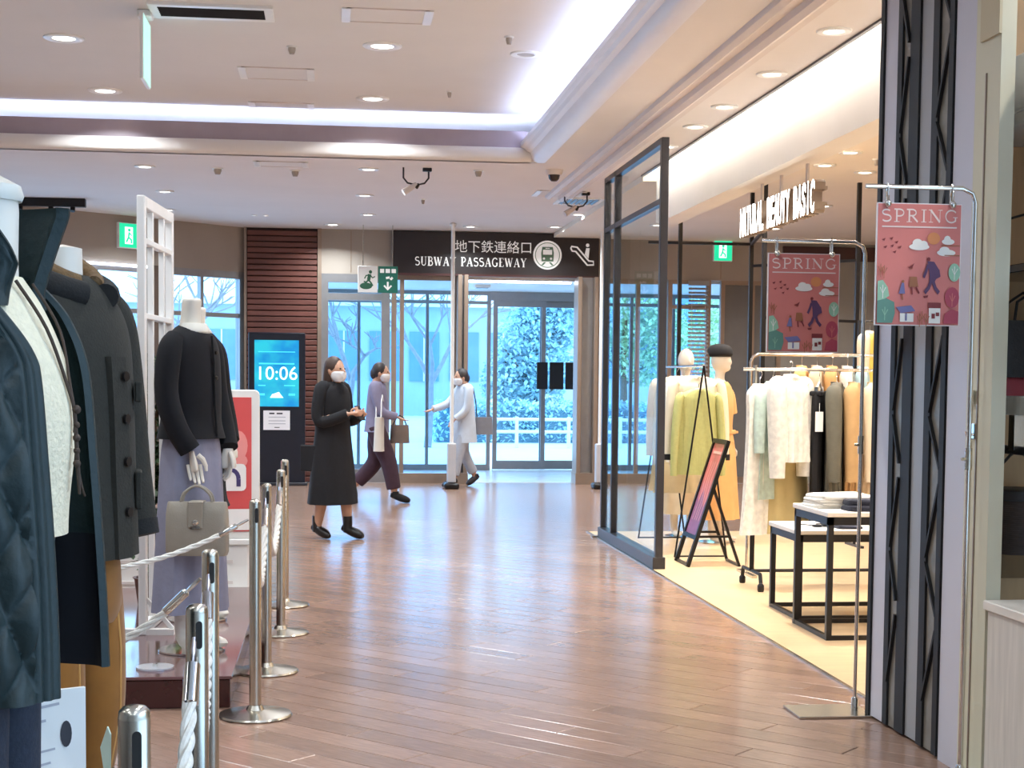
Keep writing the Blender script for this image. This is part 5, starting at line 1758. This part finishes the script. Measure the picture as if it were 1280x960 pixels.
def hung_top(label, loc, rz, w, L, m, sl=.5, sw=.055, th=.05, group=None, flare=1.0, cuff=None, name='hanging_garment', cat='garment', seed=0, neck=.06, spread=.04):
    r_ = thing(name, label, cat, loc, R(rz), group)
    hanger(r_, w)
    def ff(a, t):
        return (.25 + .75 * t) * (.09 * math.sin(6 * a + seed) + .08 * math.sin(11 * a + 2 * seed + 3 * t))
    gl([(-.088, 0, 0, neck, .035), (-.105, 0, 0, w * .30, .042), (-.14, 0, 0, w * .47, .046), (-.19, 0, 0, w * .50, th), (-.36, 0, 0, w * .46, th * 1.1), (-.12 - L * .7, 0, 0, w * .47 * flare ** .5, th * 1.2), (-.1 - L, 0, 0, w * .5 * flare, th * 1.3)], 28, 44, ff).build('body', m, r_, smooth=True)
    mb = MB()
    for k in range(1):
        pts = [(neck * math.cos(a) * 1.02, .04 * math.sin(a), -.088 - .02 * (math.sin(a) < 0) * abs(math.sin(a))) for a in [2 * PI * i / 16 for i in range(17)]]
        mb.tube(pts, .006, 6, False)
    mb.build('neckline', m, r_, smooth=True)
    if sl:
        for s in (-1, 1):
            mb = MB()
            limb(mb, [(s * w * .40, 0, -.14), (s * w * .50, 0, -.19), (s * (w * .52 + spread * .6), -.01, -.19 - sl * .5), (s * (w * .5 + spread), -.015, -.19 - sl)], [sw * .8, sw, sw * .9, sw * .75], 14, .8)
            sv_ = mb.build('sleeve', m, r_, smooth=True)
            if cuff:
                x = s * (w * .5 + spread)
                MB().tube([(x, -.015, -.16 - sl), (x, -.015, -.21 - sl)], sw * .8, 14).build('cuff', cuff, sv_, smooth=True)
    return r_


def hung_bottom(label, loc, rz, w, L, m, legs=False, group=None, name='hanging_garment', seed=0, th=.04):
    r_ = thing(name, label, 'garment', loc, R(rz), group)
    hanger(r_, w * .8)
    MB().span((-w * .42, -.012, -.17), (-w * .34, .012, -.12)).span((w * .34, -.012, -.17), (w * .42, .012, -.12)).build('clip', M_chrome, r_)
    MB().bar((-w * .42, 0, -.13), (w * .42, 0, -.13), .006).build('clip_bar', M_chrome, r_)
    def ff(a, t):
        return t * (.07 * math.sin(8 * a + seed) + .05 * math.sin(5 * a + seed * 2))
    if legs:
        gl([(-.15, 0, 0, w * .46, th), (-.25, 0, 0, w * .5, th * 1.2), (-.42, 0, 0, w * .5, th * 1.2)], 10, 36).build('waist', m, r_, smooth=True)
        for s in (-1, 1):
            gl([(-.36, s * w * .24, 0, w * .25, th), (-.6, s * w * .25, 0, w * .24, th), (-.15 - L, s * w * .25, 0, w * .22, th)], 14, 24, ff).build('leg', m, r_, smooth=True)
    else:
        gl([(-.15, 0, 0, w * .46, th), (-.3, 0, 0, w * .52, th * 1.3), (-.15 - L * .6, 0, 0, w * .6, th * 1.6), (-.15 - L, 0, 0, w * .68, th * 1.9)], 20, 48, ff).build('body', m, r_, smooth=True)
    MB().span((-w * .47, -th * 1.1, -.185), (w * .47, th * 1.1, -.15)).build('waistband', m, r_, bevel=.008)
    return r_


M_lime = mat('lime_knit', (188, 188, 122), .9, noise=(40, .05), wave=(30, .2, 'X'))
M_creamk = mat('cream_cloth', (238, 224, 200), .85, noise=(12, .03), bump=(50, .2))
M_beigec = mat('beige_cloth', (206, 192, 160), .85, noise=(12, .05), bump=(50, .2))
M_floral = mat('floral_white', (238, 234, 224), .85, noise=(26, .13), bump=(50, .2))
M_khaki = mat('khaki_cloth', (190, 172, 122), .85, noise=(12, .05))
M_blackc = mat('black_cloth', (22, 20, 24), .85, noise=(20, .1))
M_greyg = mat('grey_green_cloth', (98, 94, 82), .85, noise=(20, .07))
M_tan = mat('tan_cloth', (190, 152, 104), .85, noise=(14, .06))
M_oat = mat('oat_cloth', (220, 202, 172), .85, noise=(14, .05))
M_yellow = mat('yellow_cloth', (240, 212, 112), .85, noise=(14, .05))
M_peach = mat('peach_cloth', (224, 172, 112), .85, noise=(14, .05))
M_sky = mat('sky_cloth', (176, 206, 214), .85, noise=(14, .05))
M_mint = mat('mint_floral', (196, 214, 202), .85, noise=(26, .14))

# rack A: A-frame rail running away from the viewer, behind the partition
ra = thing('garment_rack', 'slim A-frame garment rack behind the easel poster', 'garment rack', (3.06, 12.3, .006))
ZA = 1.60
MB().tube([(0, 0, ZA), (0, 1.5, ZA)], .012, 10).build('rail', M_chrome, ra, smooth=True)
for y in (0, 1.5):
    for x in (-.22, .22):
        MB().tube([(0, y, ZA), (x, y, .012)], .008, 8).build('leg', M_black, ra, smooth=True)
    MB().tube([(-.215, y, .02), (.215, y, .02)], .007, 8).build('foot_bar', M_black, ra, smooth=True)
hung_top('lime green knit sweater at the front of the rack behind the easel', (3.045, 12.40, 1.55 + .006), 4, .34, .70, M_lime, .62, .048, .05, seed=1).location.z = 1.50
hung_top('cream blouse with dark cuff hanging right behind the lime sweater', (3.06, 12.52, 1.606), -4, .40, .74, M_creamk, .58, .058, .06, cuff=M_blackc, seed=2)
hung_top('white printed shirt third on the rack behind the easel', (3.06, 12.72, 1.606), 6, .40, .72, M_floral, .5, .055, .05, seed=3)
hung_top('long pale beige coat seen through the partition glass', (3.06, 13.0, 1.606), 10, .42, 1.0, M_beigec, .62, .06, .07, flare=1.25, seed=4)
hung_top('long oat-coloured coat farthest along the rack behind the partition glass', (3.06, 13.3, 1.606), 12, .42, 1.0, M_oat, .6, .06, .07, flare=1.2, seed=5)

# rack B: black foot rack across the shop, chrome rail
rb = thing('garment_rack', 'garment rack with chrome rail and black feet behind the tables', 'garment rack', (3.0, 10.55, .006))
ZB = 1.56
MB().tube([(-.09, 0, ZB), (1.30, 0, ZB)], .012, 10).build('rail', M_chrome, rb, smooth=True)
for x in (0, 1.2):
    MB().tube([(x, 0, .14), (x, 0, ZB + .03)], .013, 10).build('post', M_steel if x == 0 else M_chrome, rb, smooth=True)
    MB().tube([(x, 0, .12), (x, 0, .62)], .018, 10).build('post_sleeve', M_black, rb, smooth=True)
    MB().tube([(x, -.24, .06), (x, -.22, .12), (x, .22, .12), (x, .24, .06)], .014, 8).build('foot', M_black, rb, smooth=True)
    for y in (-.24, .24):
        MB().lathe([(.02, 0), (.024, .012), (.024, .045), (.012, .06)], 12, (x, y, 0)).build('caster', M_black, rb, smooth=True)
MB().tube([(0, 0, .12), (1.2, 0, .12)], .012, 8).build('foot_bar', M_black, rb, smooth=True)
zz = ZB + .006
hung_top('white floral sleeveless dress at the left end of the rack', (3.02, 10.50, zz - .02), 35, .26, 1.05, M_floral, 0, .05, .05, flare=1.35, seed=6)
hung_top('pale mint patterned blouse second on the rack', (3.13, 10.56, zz), 48, .36, .82, M_mint, .4, .05, .04, seed=7)
hung_top('white floral long-sleeved blouse hanging in front of a khaki skirt', (3.22, 10.42, zz + .05), 40, .34, .60, M_floral, .62, .075, .085, seed=8, spread=.0)
hung_bottom('long khaki skirt below the white floral blouse', (3.28, 10.62, zz), 35, .34, 1.02, M_khaki, seed=2)
hung_bottom('black trousers with white tag hanging right of the khaki skirt', (3.47, 10.55, zz), 62, .30, 1.0, M_blackc, True, seed=3)
hung_top('grey-green long coat hanging right of the black trousers', (3.60, 10.55, zz), 66, .40, 1.10, M_greyg, .6, .06, .06, flare=1.15, seed=9)
hung_top('tan coat hanging right of the grey-green coat', (3.73, 10.55, zz), 66, .40, 1.05, M_tan, .6, .06, .06, flare=1.1, seed=10)
hung_top('oat coat hanging at the right end of the rack beside the folding partition', (3.87, 10.55, zz), 66, .40, 1.0, M_oat, .6, .06, .06, flare=1.1, seed=11)
r_ = thing('price_tag', 'white price tag hanging on the black trousers', 'tag', (3.42, 10.38, 1.20))
MB().span((-.028, -.002, -.07), (.028, .002, .07)).build('card', M_whiteplastic, r_)
MB().tube([(0, 0, .07), (.01, .03, .13)], .0015, 6).build('string', M_white, r_)
# rack C: second chrome rail with rounded end, just behind
rc = thing('garment_rack', 'chrome rail with rounded corner above the floral blouse', 'garment rack', (3.16, 11.25, .006))
MB().tube([(0, 0, .01), (0, 0, 1.62), (.02, 0, 1.66), (.06, 0, 1.68), (1.36, 0, 1.68), (1.40, 0, 1.66), (1.42, 0, 1.62), (1.42, 0, .01)], .013, 10).build('tube_frame', M_chrome, rc, smooth=True)
for x in (0, 1.42):
    MB().span((x - .02, -.22, 0), (x + .02, .22, .02)).build('foot', M_steel, rc)
for i, (m, lb) in enumerate(((M_peach, 'peach blouse on the rounded chrome rail, left'), (M_oat, 'oat blouse on the rounded chrome rail, beside the peach one'), (M_peach, 'second peach blouse on the rounded chrome rail'),
                             (M_floral, 'white blouse on the rounded chrome rail'), (M_sky, 'pale blue blouse on the rounded chrome rail'))):
    hung_top(lb, (3.56 + i * .12, 11.25, 1.69), 68, .36, .72, m, .45, .05, .04, seed=20 + i)
# wall rail higher up with yellow and white tops
rd = thing('garment_rail', 'high dark rail at back of the shop with yellow and white tops', 'rail', (5.1, 13.2, 0.006))
MB().tube([(-.4, 0, 2.02), (1.4, 0, 2.02)], .012, 10).build('rail', M_charcoal, rd, smooth=True)
for x in (-.4, 1.4):
    MB().tube([(x, 0, 0), (x, 0, 2.03)], .014, 10).build('post', M_charcoal, rd, smooth=True)
    MB().span((x - .02, -.2, 0), (x + .02, .2, .02)).build('foot', M_charcoal, rd)
hung_top('yellow cardigan on the high rail', (4.92, 13.2, 2.03), 30, .42, .95, M_yellow, .55, .06, .06, seed=31)
hung_top('white blouse on the high rail left of the yellow cardigan', (4.80, 13.2, 2.03), 55, .40, .8, M_creamk, .5, .06, .05, seed=32)
hung_top('white coat on the high rail next to the folding partition', (5.36, 13.2, 2.03), 40, .42, 1.0, M_floral, .6, .06, .06, seed=33)

# shop mannequins with heads
def shop_mannequin(loc, rz, label, top, skirt, hat):
    r_ = thing('mannequin', label, 'mannequin', loc, R(rz))
    mb = MB()
    gl([(.92, 0, 0, .15, .11), (1.05, 0, 0, .125, .09), (1.25, 0, 0, .15, .10), (1.40, 0, 0, .165, .085), (1.47, 0, 0, .08, .06)], 16, 24, mb=mb)
    limb(mb, [(0, .005, 1.44), (0, .0, 1.52), (0, -.005, 1.58)], [.055, .045, .048], 14)
    mb.ball((0, -.01, 1.665), (.075, .095, .115), 18, 12)
    mb.ball((0, -.10, 1.645), (.012, .02, .022), 8, 6)
    mb.ball((0, -.06, 1.60), (.045, .045, .04), 10, 6)
    for s in (-1, 1):
        limb(mb, [(s * .15, 0, 1.40), (s * .20, 0, 1.30), (s * .225, 0, 1.10), (s * .21, -.05, .88)], [.045, .045, .038, .026], 10)
        hand(mb, (s * .21, -.05, .88), (0, -.1, -1), (-s * .3, -1, 0), 1, .4)
        limb(mb, [(s * .08, 0, .92), (s * .085, 0, .5), (s * .085, .02, .1), (s * .085, -.02, .05)], [.085, .06, .036, .036], 12)
        mb.ball((s * .085, -.07, .035), (.037, .10, .033), 10, 6)
    remesh(mb, 'body', M_mann, r_, .011)
    def ft(a, t):
        return .03 * t * math.sin(7 * a)
    gl([(1.47, 0, 0, .085, .07), (1.44, 0, 0, .14, .09), (1.40, 0, 0, .185, .10), (1.25, 0, 0, .19, .125), (1.05, 0, 0, .165, .12), (.92, 0, 0, .19, .14)], 18, 36, ft).build('top', top, r_, smooth=True)
    for s in (-1, 1):
        mb = MB()
        limb(mb, [(s * .13, 0, 1.40), (s * .20, 0, 1.33), (s * .235, 0, 1.18)], [.06, .075, .085], 14)
        mb.build('sleeve', top, r_, smooth=True)
    gl([(1.0, 0, 0, .155, .12), (.85, 0, 0, .185, .145), (.5, 0, 0, .21, .17), (.22, 0, 0, .235, .19)], 18, 44, lambda a, t: .06 * t * math.sin(9 * a)).build('skirt', skirt, r_, smooth=True)
    MB().span((-.175, -.135, .99), (.175, .135, 1.03)).build('belt', skirt, r_, bevel=.03)
    if hat:
        gl([(1.695, 0, -.005, .082, .098), (1.72, 0, -.005, .098, .112), (1.76, .008, .005, .10, .115), (1.795, .012, .01, .08, .09), (1.812, .015, .01, .03, .035)], 14, 30).build('beret', M_blackc, r_, smooth=True)
    MB().lathe([(.001, 0), (.17, 0), (.17, .008), (.001, .01)], 28).build('base', M_chrome, r_, smooth=True)
    return r_
shop_mannequin((3.33, 14.1, .007), 10, 'bald white mannequin in cream top standing behind the A-frame rack', M_creamk, M_oat, False)
shop_mannequin((3.52, 13.55, .007), 55, 'white mannequin in black beret and apricot dress inside the shop', M_peach, M_peach, True)

# ================================================================== PEOPLE
M_skin = mat('skin', (196, 152, 128), .55, noise=(8, .05))
M_hair = mat('hair_brown', (62, 42, 34), .55, noise=(30, .2))
M_hair2 = mat('hair_dark', (48, 40, 42), .55, noise=(30, .2))
M_maskw = mat('mask_white', (226, 226, 230), .7, noise=(12, .02))
M_eye = mat('eye_dark', (30, 24, 22), .3, noise=(9, .1))


def person(loc, rz, label, J, hair_m, hair_long, scale=1.0, voxel=.0095):
    r_ = thing('person', label, 'person', loc, R(rz))
    r_.scale = (scale,) * 3
    mb = MB()
    h = Vector(J['head'])
    gl([(.86, 0, 0, .145, .11), (.95, 0, .01, .155, .115), (1.06, 0, 0, .125, .095), (1.24, 0, -.005, .15, .11), (1.36, 0, .0, .165, .09), (1.42, 0, .005, .085, .06)], 16, 24, mb=mb)
    limb(mb, [(0, .01, 1.39), (0, .005, 1.45), (h.x * .7, h.y * .7 + .005, h.z - .10)], [.062, .05, .05], 14)
    mb.ball(h, (.074, .092, .112), 20, 14)
    mb.ball(h + Vector((0, -.03, -.065)), (.055, .055, .055), 14, 8)
    limb(mb, [h + Vector((0, -.088, .025)), h + Vector((0, -.104, -.005)), h + Vector((0, -.108, -.02))], [.008, .012, .014], 8)
    for s in (-1, 1):
        mb.ball(h + Vector((s * .076, .008, -.008)), (.012, .02, .032), 8, 6)
    for s, k in ((1, 'L'), (-1, 'R')):
        S0, E0, W0 = [Vector(J[a + k]) for a in ('sh', 'el', 'wr')]
        limb(mb, [S0 + Vector((-s * .05, 0, .01)), S0, S0.lerp(E0, .4), E0, E0.lerp(W0, .35), W0], [.055, .055, .046, .038, .038, .025], 12)
        hand(mb, W0, J.get('hd' + k, W0 - E0), J.get('hs' + k, (-s, -.4, 0)), .98, .5)
        H0, K0, A0, T0 = [Vector(J[a + k]) for a in ('hip', 'kn', 'an', 'to')]
        limb(mb, [H0 + Vector((0, 0, .06)), H0, H0.lerp(K0, .5), K0, K0.lerp(A0, .35), A0], [.09, .095, .078, .056, .056, .036], 12)
        limb(mb, [A0 + (A0 - T0) * .22, A0.lerp(T0, .3), T0.lerp(A0, .15), T0], [.034, .036, .034, .024], 10)
    remesh(mb, 'body', M_skin, r_, voxel)
    for s in (-1, 1):
        MB().ball(h + Vector((s * .03, -.086, .012)), (.011, .008, .007), 8, 6).build('eye', M_eye, r_, smooth=True)
    mk = gl([(h.z - .105, h.x, h.y - .045, .045, .045), (h.z - .07, h.x, h.y - .038, .067, .072), (h.z - .03, h.x, h.y - .03, .073, .083), (h.z - .012, h.x, h.y - .03, .066, .078)], 8, 28)
    mk.build('face_mask', M_maskw, r_, smooth=True)
    hb = MB()
    hb.ball(h + Vector((0, .02, .025)), (.086, .094, .105), 18, 12)
    if hair_long:
        gl([(h.z + .03, h.x, h.y + .035, .088, .07), (h.z - .06, h.x, h.y + .05, .092, .062), (h.z - .17, h.x, h.y + .065, .085, .05), (h.z - .22, h.x, h.y + .06, .06, .035)], 10, 22, mb=hb)
    else:
        hb.ball(h + Vector((0, .085, -.01)), (.06, .05, .07), 12, 8)
    hb.build('hair', hair_m, r_, smooth=True)
    return r_


def shoes(r_, J, m, hgt=.06):
    for k in ('L', 'R'):
        A0, T0 = Vector(J['an' + k]), Vector(J['to' + k])
        mb = MB()
        d = (T0 - A0)
        limb(mb, [A0 - d * .3, A0 + d * .25 + Vector((0, 0, -.002)), A0 + d * .8, T0 + d * .12], [.036, .044, .042, .022], 12)
        limb(mb, [A0 + Vector((0, 0, hgt)), A0, A0 + Vector((0, 0, -.03))], [.045, .044, .04], 12)
        mb.build('shoe', m, r_, smooth=True)


def trousers(r_, J, m, w=(.105, .10, .08, .07)):
    mb = MB()
    gl([(1.02, 0, 0, .14, .105), (.95, 0, .005, .165, .125), (.86, 0, 0, .165, .12)], 8, 26, mb=mb)
    for k in ('L', 'R'):
        H0, K0, A0 = [Vector(J[a + k]) for a in ('hip', 'kn', 'an')]
        limb(mb, [H0 + Vector((0, 0, .05)), H0.lerp(K0, .4), K0, K0.lerp(A0, .8)], list(w), 14)
    return remesh(mb, 'trousers', m, r_, .011)


def sleeves(r_, J, m, w=(.068, .066, .056, .05), to=.97):
    for s, k in ((1, 'L'), (-1, 'R')):
        S0, E0, W0 = [Vector(J[a + k]) for a in ('sh', 'el', 'wr')]
        mb = MB()
        limb(mb, [S0 + Vector((-s * .07, 0, .02)), S0, E0, E0.lerp(W0, to)], list(w), 14)
        mb.build('sleeve', m, r_, smooth=True)


# 1: dark long coat, looking at a phone
J1 = dict(head=(0, -.03, 1.545), shL=(.165, 0, 1.355), elL=(.21, -.03, 1.09), wrL=(.10, -.25, 1.14), shR=(-.165, 0, 1.355), elR=(-.21, -.02, 1.08), wrR=(-.09, -.26, 1.15),
          hdL=(-.5, -.8, .1), hsL=(0, -.1, 1), hdR=(.5, -.8, .1), hsR=(0, -.1, 1),
          hipL=(.085, 0, .86), knL=(.085, -.08, .47), anL=(.075, -.12, .085), toL=(.09, -.27, .03), hipR=(-.085, 0, .86), knR=(-.085, .03, .47), anR=(-.075, .12, .085), toR=(-.085, -.02, .03))
p1 = person((.02, 14.05, .002), 50, 'person in long black coat and white mask standing with raised hands', J1, M_hair, True)
M_coatb = mat('long_coat_black', (20, 20, 26), .9, noise=(40, .15))
gl([(1.44, 0, .01, .07, .06), (1.41, 0, .0, .13, .09), (1.35, 0, 0, .19, .115), (1.2, 0, -.005, .19, .14), (1.0, 0, 0, .185, .145), (.7, 0, 0, .215, .175), (.32, 0, 0, .25, .215)], 30, 44, lambda a, t: .035 * t * math.sin(7 * a)).build('coat', M_coatb, p1, smooth=True)
sleeves(p1, J1, M_coatb)
MB().tube([(0, -.0, 1.42), (.0, -.06, 1.43), (0, -.07, 1.38)], .02, 8).build('collar', M_coatb, p1, smooth=True)
shoes(p1, J1, M_button, .12)
MB().span((-.2, .02, .62), (-.17, .22, .86)).build('pocket', M_coatb, p1, bevel=.01)
r_ = thing('phone', 'phone held up by person in black coat', 'phone', (.02 + .30 * math.sin(R(50)), 14.05 - .30 * math.cos(R(50)), 1.13), R(50))
MB().box((0, -.02, .03), (.075, .008, .15), rx=-.5).build('case', M_dark, r_, bevel=.004)
MB().box((0, -.013, .034), (.066, .004, .135), rx=-.5).build('screen', mat('phone_screen', (60, 66, 80), .15, noise=(9, .05)), r_)

# 2: grey-lavender top, white tote, striding right
J2 = dict(head=(0, -.05, 1.54), shL=(.165, -.01, 1.355), elL=(.20, .10, 1.10), wrL=(.20, .02, .90), shR=(-.165, -.01, 1.355), elR=(-.2, -.08, 1.1), wrR=(-.12, -.26, 1.02),
          hipL=(.085, 0, .86), knL=(.085, .04, .47), anL=(.08, .30, .17), toL=(.08, .28, .03), hipR=(-.085, 0, .86), knR=(-.085, -.16, .48), anR=(-.08, -.24, .085), toR=(-.09, -.40, .03))
p2 = person((.55, 18.2, .002), 78, 'person in grey-lavender top and plum trousers striding with white tote', J2, M_hair2, False, 1.0)
M_lavtop = mat('lavender_grey', (128, 124, 150), .85, noise=(20, .06))
M_plum = mat('plum_trousers', (62, 40, 54), .85, noise=(20, .1))
gl([(1.44, 0, .0, .07, .06), (1.40, 0, 0, .14, .09), (1.33, 0, -.005, .185, .11), (1.15, 0, -.005, .175, .13), (.95, 0, 0, .185, .14), (.84, 0, 0, .2, .155)], 22, 40, lambda a, t: .03 * t * math.sin(6 * a)).build('top', M_lavtop, p2, smooth=True)
sleeves(p2, J2, M_lavtop)
trousers(p2, J2, M_plum, (.115, .115, .10, .085))
shoes(p2, J2, M_blackc, .05)
r_ = thing('tote_bag', 'white tote bag carried at the side of the striding person', 'bag', (.58, 18.02, .62), R(78))
bagbody(.30, .34, .12, .40).build('body', mat('tote_white', (220, 218, 212), .8, noise=(8, .04)), r_, smooth=True)
for y in (-.03, .03):
    MB().tube([(-.09, y, .39), (-.07, y, .58), (0, y, .66), (.07, y, .58), (.09, y, .39)], .008, 8).build('handle', M_maskw, r_, smooth=True)
r_ = thing('shoulder_bag', 'taupe shoulder bag behind the striding person', 'bag', (.83, 18.36, .70), R(10))
bagbody(.24, .22, .14, .22, 0, .75, .8).build('body', mat('bag_taupe', (122, 108, 100), .7, noise=(14, .08)), r_, smooth=True)
MB().tube([(-.09, 0, .2), (-.05, 0, .30), (0, 0, .335), (.05, 0, .30), (.09, 0, .2)], .008, 8).build('strap', M_bagdark, r_, smooth=True)

# 3: pale clothes by the doorway
J3 = dict(head=(0, -.06, 1.53), shL=(.165, -.01, 1.355), elL=(.2, -.06, 1.10), wrL=(.14, -.20, .95), shR=(-.165, -.01, 1.355), elR=(-.22, -.16, 1.16), wrR=(-.2, -.40, 1.08),
          hipL=(.085, 0, .86), knL=(.085, -.12, .48), anL=(.08, -.2, .085), toL=(.085, -.35, .03), hipR=(-.085, 0, .86), knR=(-.085, .04, .47), anR=(-.08, .22, .12), toR=(-.08, .1, .03))
p3 = person((1.83, 20.85, .002), -70, 'person in pale coat stepping through the bright doorway', J3, M_hair2, False, .98)
M_pale = mat('pale_coat', (196, 204, 216), .85, noise=(20, .04))
gl([(1.44, 0, .0, .07, .06), (1.40, 0, 0, .14, .09), (1.33, 0, -.005, .185, .11), (1.15, 0, -.005, .18, .135), (.9, 0, 0, .195, .15), (.62, 0, 0, .215, .175)], 22, 40, lambda a, t: .03 * t * math.sin(6 * a)).build('coat', M_pale, p3, smooth=True)
sleeves(p3, J3, M_pale)
trousers(p3, J3, mat('pale_trousers', (176, 180, 190), .85, noise=(20, .04)))
shoes(p3, J3, M_charcoal, .05)
r_ = thing('shoulder_bag', 'grey shoulder bag on the person in pale coat', 'bag', (2.10, 20.86, .72), R(15))
bagbody(.26, .24, .14, .24, 0, .75, .8).build('body', mat('bag_grey', (120, 120, 128), .7, noise=(14, .06)), r_, smooth=True)
MB().tube([(-.1, 0, .23), (-.12, 0, .45), (-.16, 0, .64)], .008, 8).build('strap', M_bagdark, r_, smooth=True)

# ================================================================== OUTSIDE
M_pave = mat('pavement_pale', (222, 226, 230), .8, noise=(1.2, .04))
struct('ground_outside', MB().span((-30, 25.0, -.2), (45, 110, -.005)), M_pave, 'sunlit pale paving outside the entrance', 'ground')
def tree(name, loc, label, ellips, n, size, m, trunk_r, th, seed):
    rn_ = random.Random(seed)
    r_ = thing(name, label, 'tree', loc, 0, 'trees outside')
    def fn(i):
        c, e = ellips[i % len(ellips)]
        while True:
            v = Vector((rn_.uniform(-1, 1), rn_.uniform(-1, 1), rn_.uniform(-1, 1)))
            if .35 < v.length < 1:
                break
        return (c[0] + v.x * e[0], c[1] + v.y * e[1], c[2] + v.z * e[2])
    f = leaves(n, fn, size, rn_).build('crown', m, r_)
    f['kind'] = 'stuff'
    mb = MB()
    limb(mb, [(0, 0, 0), (.05, 0, th * .5), (0, .05, th), (.1, 0, th * 1.5)], [trunk_r, trunk_r * .8, trunk_r * .6, trunk_r * .25], 10)
    for k in range(5):
        a = k * 1.25
        limb(mb, [(0, 0, th * (.6 + .1 * k)), (.5 * math.cos(a), .5 * math.sin(a), th * (.8 + .1 * k)), (1.0 * math.cos(a), 1.0 * math.sin(a), th * (1.1 + .1 * k))], [trunk_r * .4, trunk_r * .25, .02], 6)
    mb.build('trunk', mat('bark', (120, 108, 98), .9, noise=(9, .2)), r_)
    return r_
M_leafb = mat('leaf_haze_blue', (186, 220, 228), .7, noise=(3, .35))  # pale blue of outdoor haze and overexposure put into the leaf colour
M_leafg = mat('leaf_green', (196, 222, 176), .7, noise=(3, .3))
tree('evergreen_tree', (5.1, 38, 0), 'dense haze-blue evergreen seen through the middle of the doorway', [((0, 0, 2.1), (1.0, 1.2, 1.6)), ((-.5, 0, 1.3), (.9, 1, 1.2)), ((.3, 0, 3.0), (.75, .8, .9))], 11000, .13, M_leafb, .12, 1.6, 1)
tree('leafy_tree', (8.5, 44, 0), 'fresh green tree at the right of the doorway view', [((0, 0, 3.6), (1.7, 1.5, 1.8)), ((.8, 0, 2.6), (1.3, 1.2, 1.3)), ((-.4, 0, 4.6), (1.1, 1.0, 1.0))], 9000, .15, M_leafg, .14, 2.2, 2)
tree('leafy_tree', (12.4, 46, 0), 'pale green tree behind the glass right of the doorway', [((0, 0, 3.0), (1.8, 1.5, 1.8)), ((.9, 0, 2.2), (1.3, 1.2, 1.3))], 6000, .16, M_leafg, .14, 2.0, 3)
def bare(loc, label, seed, hgt):
    rn_ = random.Random(seed)
    r_ = thing('bare_tree', label, 'tree', loc, 0, 'trees outside')
    mb = MB()
    def br(p, d, L, r, lev):
        q = p + d * L
        mid = p.lerp(q, .5) + Vector((rn_.gauss(0, .05), rn_.gauss(0, .05), 0)) * L
        mb.tube([p, mid, q], [r, r * .85, r * .65], 6)
        if lev:
            for k in range(3):
                nd = (d + Vector((rn_.gauss(0, .55), rn_.gauss(0, .4), rn_.gauss(.1, .25)))).normalized()
                br(q, nd, L * rn_.uniform(.6, .8), r * .6, lev - 1)
    br(Vector((0, 0, 0)), Vector((.05, 0, 1)), hgt * .33, .09, 4)
    mb.build('branches', mat('bark_pale', (156, 150, 150), .9, noise=(9, .15)), r_)
bare((.35, 30, 0), 'bare branching tree outside the tall window left of the sign', 5, 4.0)
bare((2.1, 33, 0), 'bare thin tree outside the glass panel left of the doorway', 8, 4.2)
bare((-3.4, 30, 0), 'bare tree outside the angled window at left', 9, 4.2)
# low hedge and rails
rn2 = random.Random(11)
for x0, x1, y, h_, lb in ((2.4, 8.2, 36, .95, 'clipped haze-blue hedge outside across the doorway'), (9.5, 15, 38, .95, 'clipped hedge outside right of the doorway')):
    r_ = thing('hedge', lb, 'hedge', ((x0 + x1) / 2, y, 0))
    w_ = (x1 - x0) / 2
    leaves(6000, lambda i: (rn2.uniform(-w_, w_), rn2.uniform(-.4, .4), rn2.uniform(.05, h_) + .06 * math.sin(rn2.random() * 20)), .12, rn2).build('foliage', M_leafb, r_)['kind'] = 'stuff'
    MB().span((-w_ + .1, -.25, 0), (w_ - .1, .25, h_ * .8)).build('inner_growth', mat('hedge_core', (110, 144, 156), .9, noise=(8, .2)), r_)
r_ = thing('guard_rail', 'low white guard rail outside beyond the doors', 'railing', (5.2, 33, 0))
for z in (.35, .62):
    MB().tube([(-2.4, 0, z), (2.4, 0, z)], .035, 8).build('rail', M_white, r_)
for x in (-2.3, -1.15, 0, 1.15, 2.3):
    MB().tube([(x, 0, 0), (x, 0, .68)], .04, 8).build('post', M_white, r_)
# building across the street
M_bld = mat('far_building', (168, 184, 200), .7, noise=(1, .06))
M_bwin = mat('far_window', (110, 146, 184), .2, noise=(1, .1))
r_ = thing('building', 'blue-grey low building across the street with rows of windows', 'building', (4.0, 62, 0))
MB().span((-16, 0, 0), (4.2, 8, 4.4)).build('wall', M_bld, r_)
MB().span((-16.3, -.4, 4.4), (4.5, 8.2, 4.7)).build('roof', M_white, r_)
for i in range(12):
    w_ = MB().span((-15.4 + i * 1.62, -.06, 1.4), (-14.2 + i * 1.62, .02, 3.4)).build('window', M_bwin, r_)
    MB().span((-14.84 + i * 1.62, -.08, 1.4), (-14.78 + i * 1.62, -.05, 3.4)).build('bar', M_white, w_)
r_ = thing('building', 'taller pale building far behind the green tree', 'building', (17.0, 75, 0))
MB().span((-5, 0, 0), (12, 8, 7.5)).build('wall', mat('far_building_pale', (190, 196, 200), .7, noise=(1, .04)), r_)
for i in range(7):
    for j in range(2):
        MB().span((-4.2 + i * 2.3, -.05, 1.6 + j * 2.8), (-2.8 + i * 2.3, .02, 3.4 + j * 2.8)).build('window', M_bwin, r_)
MB().span((-5.2, -.2, 7.5), (12.2, 8, 7.8)).build('roof', M_white, r_)
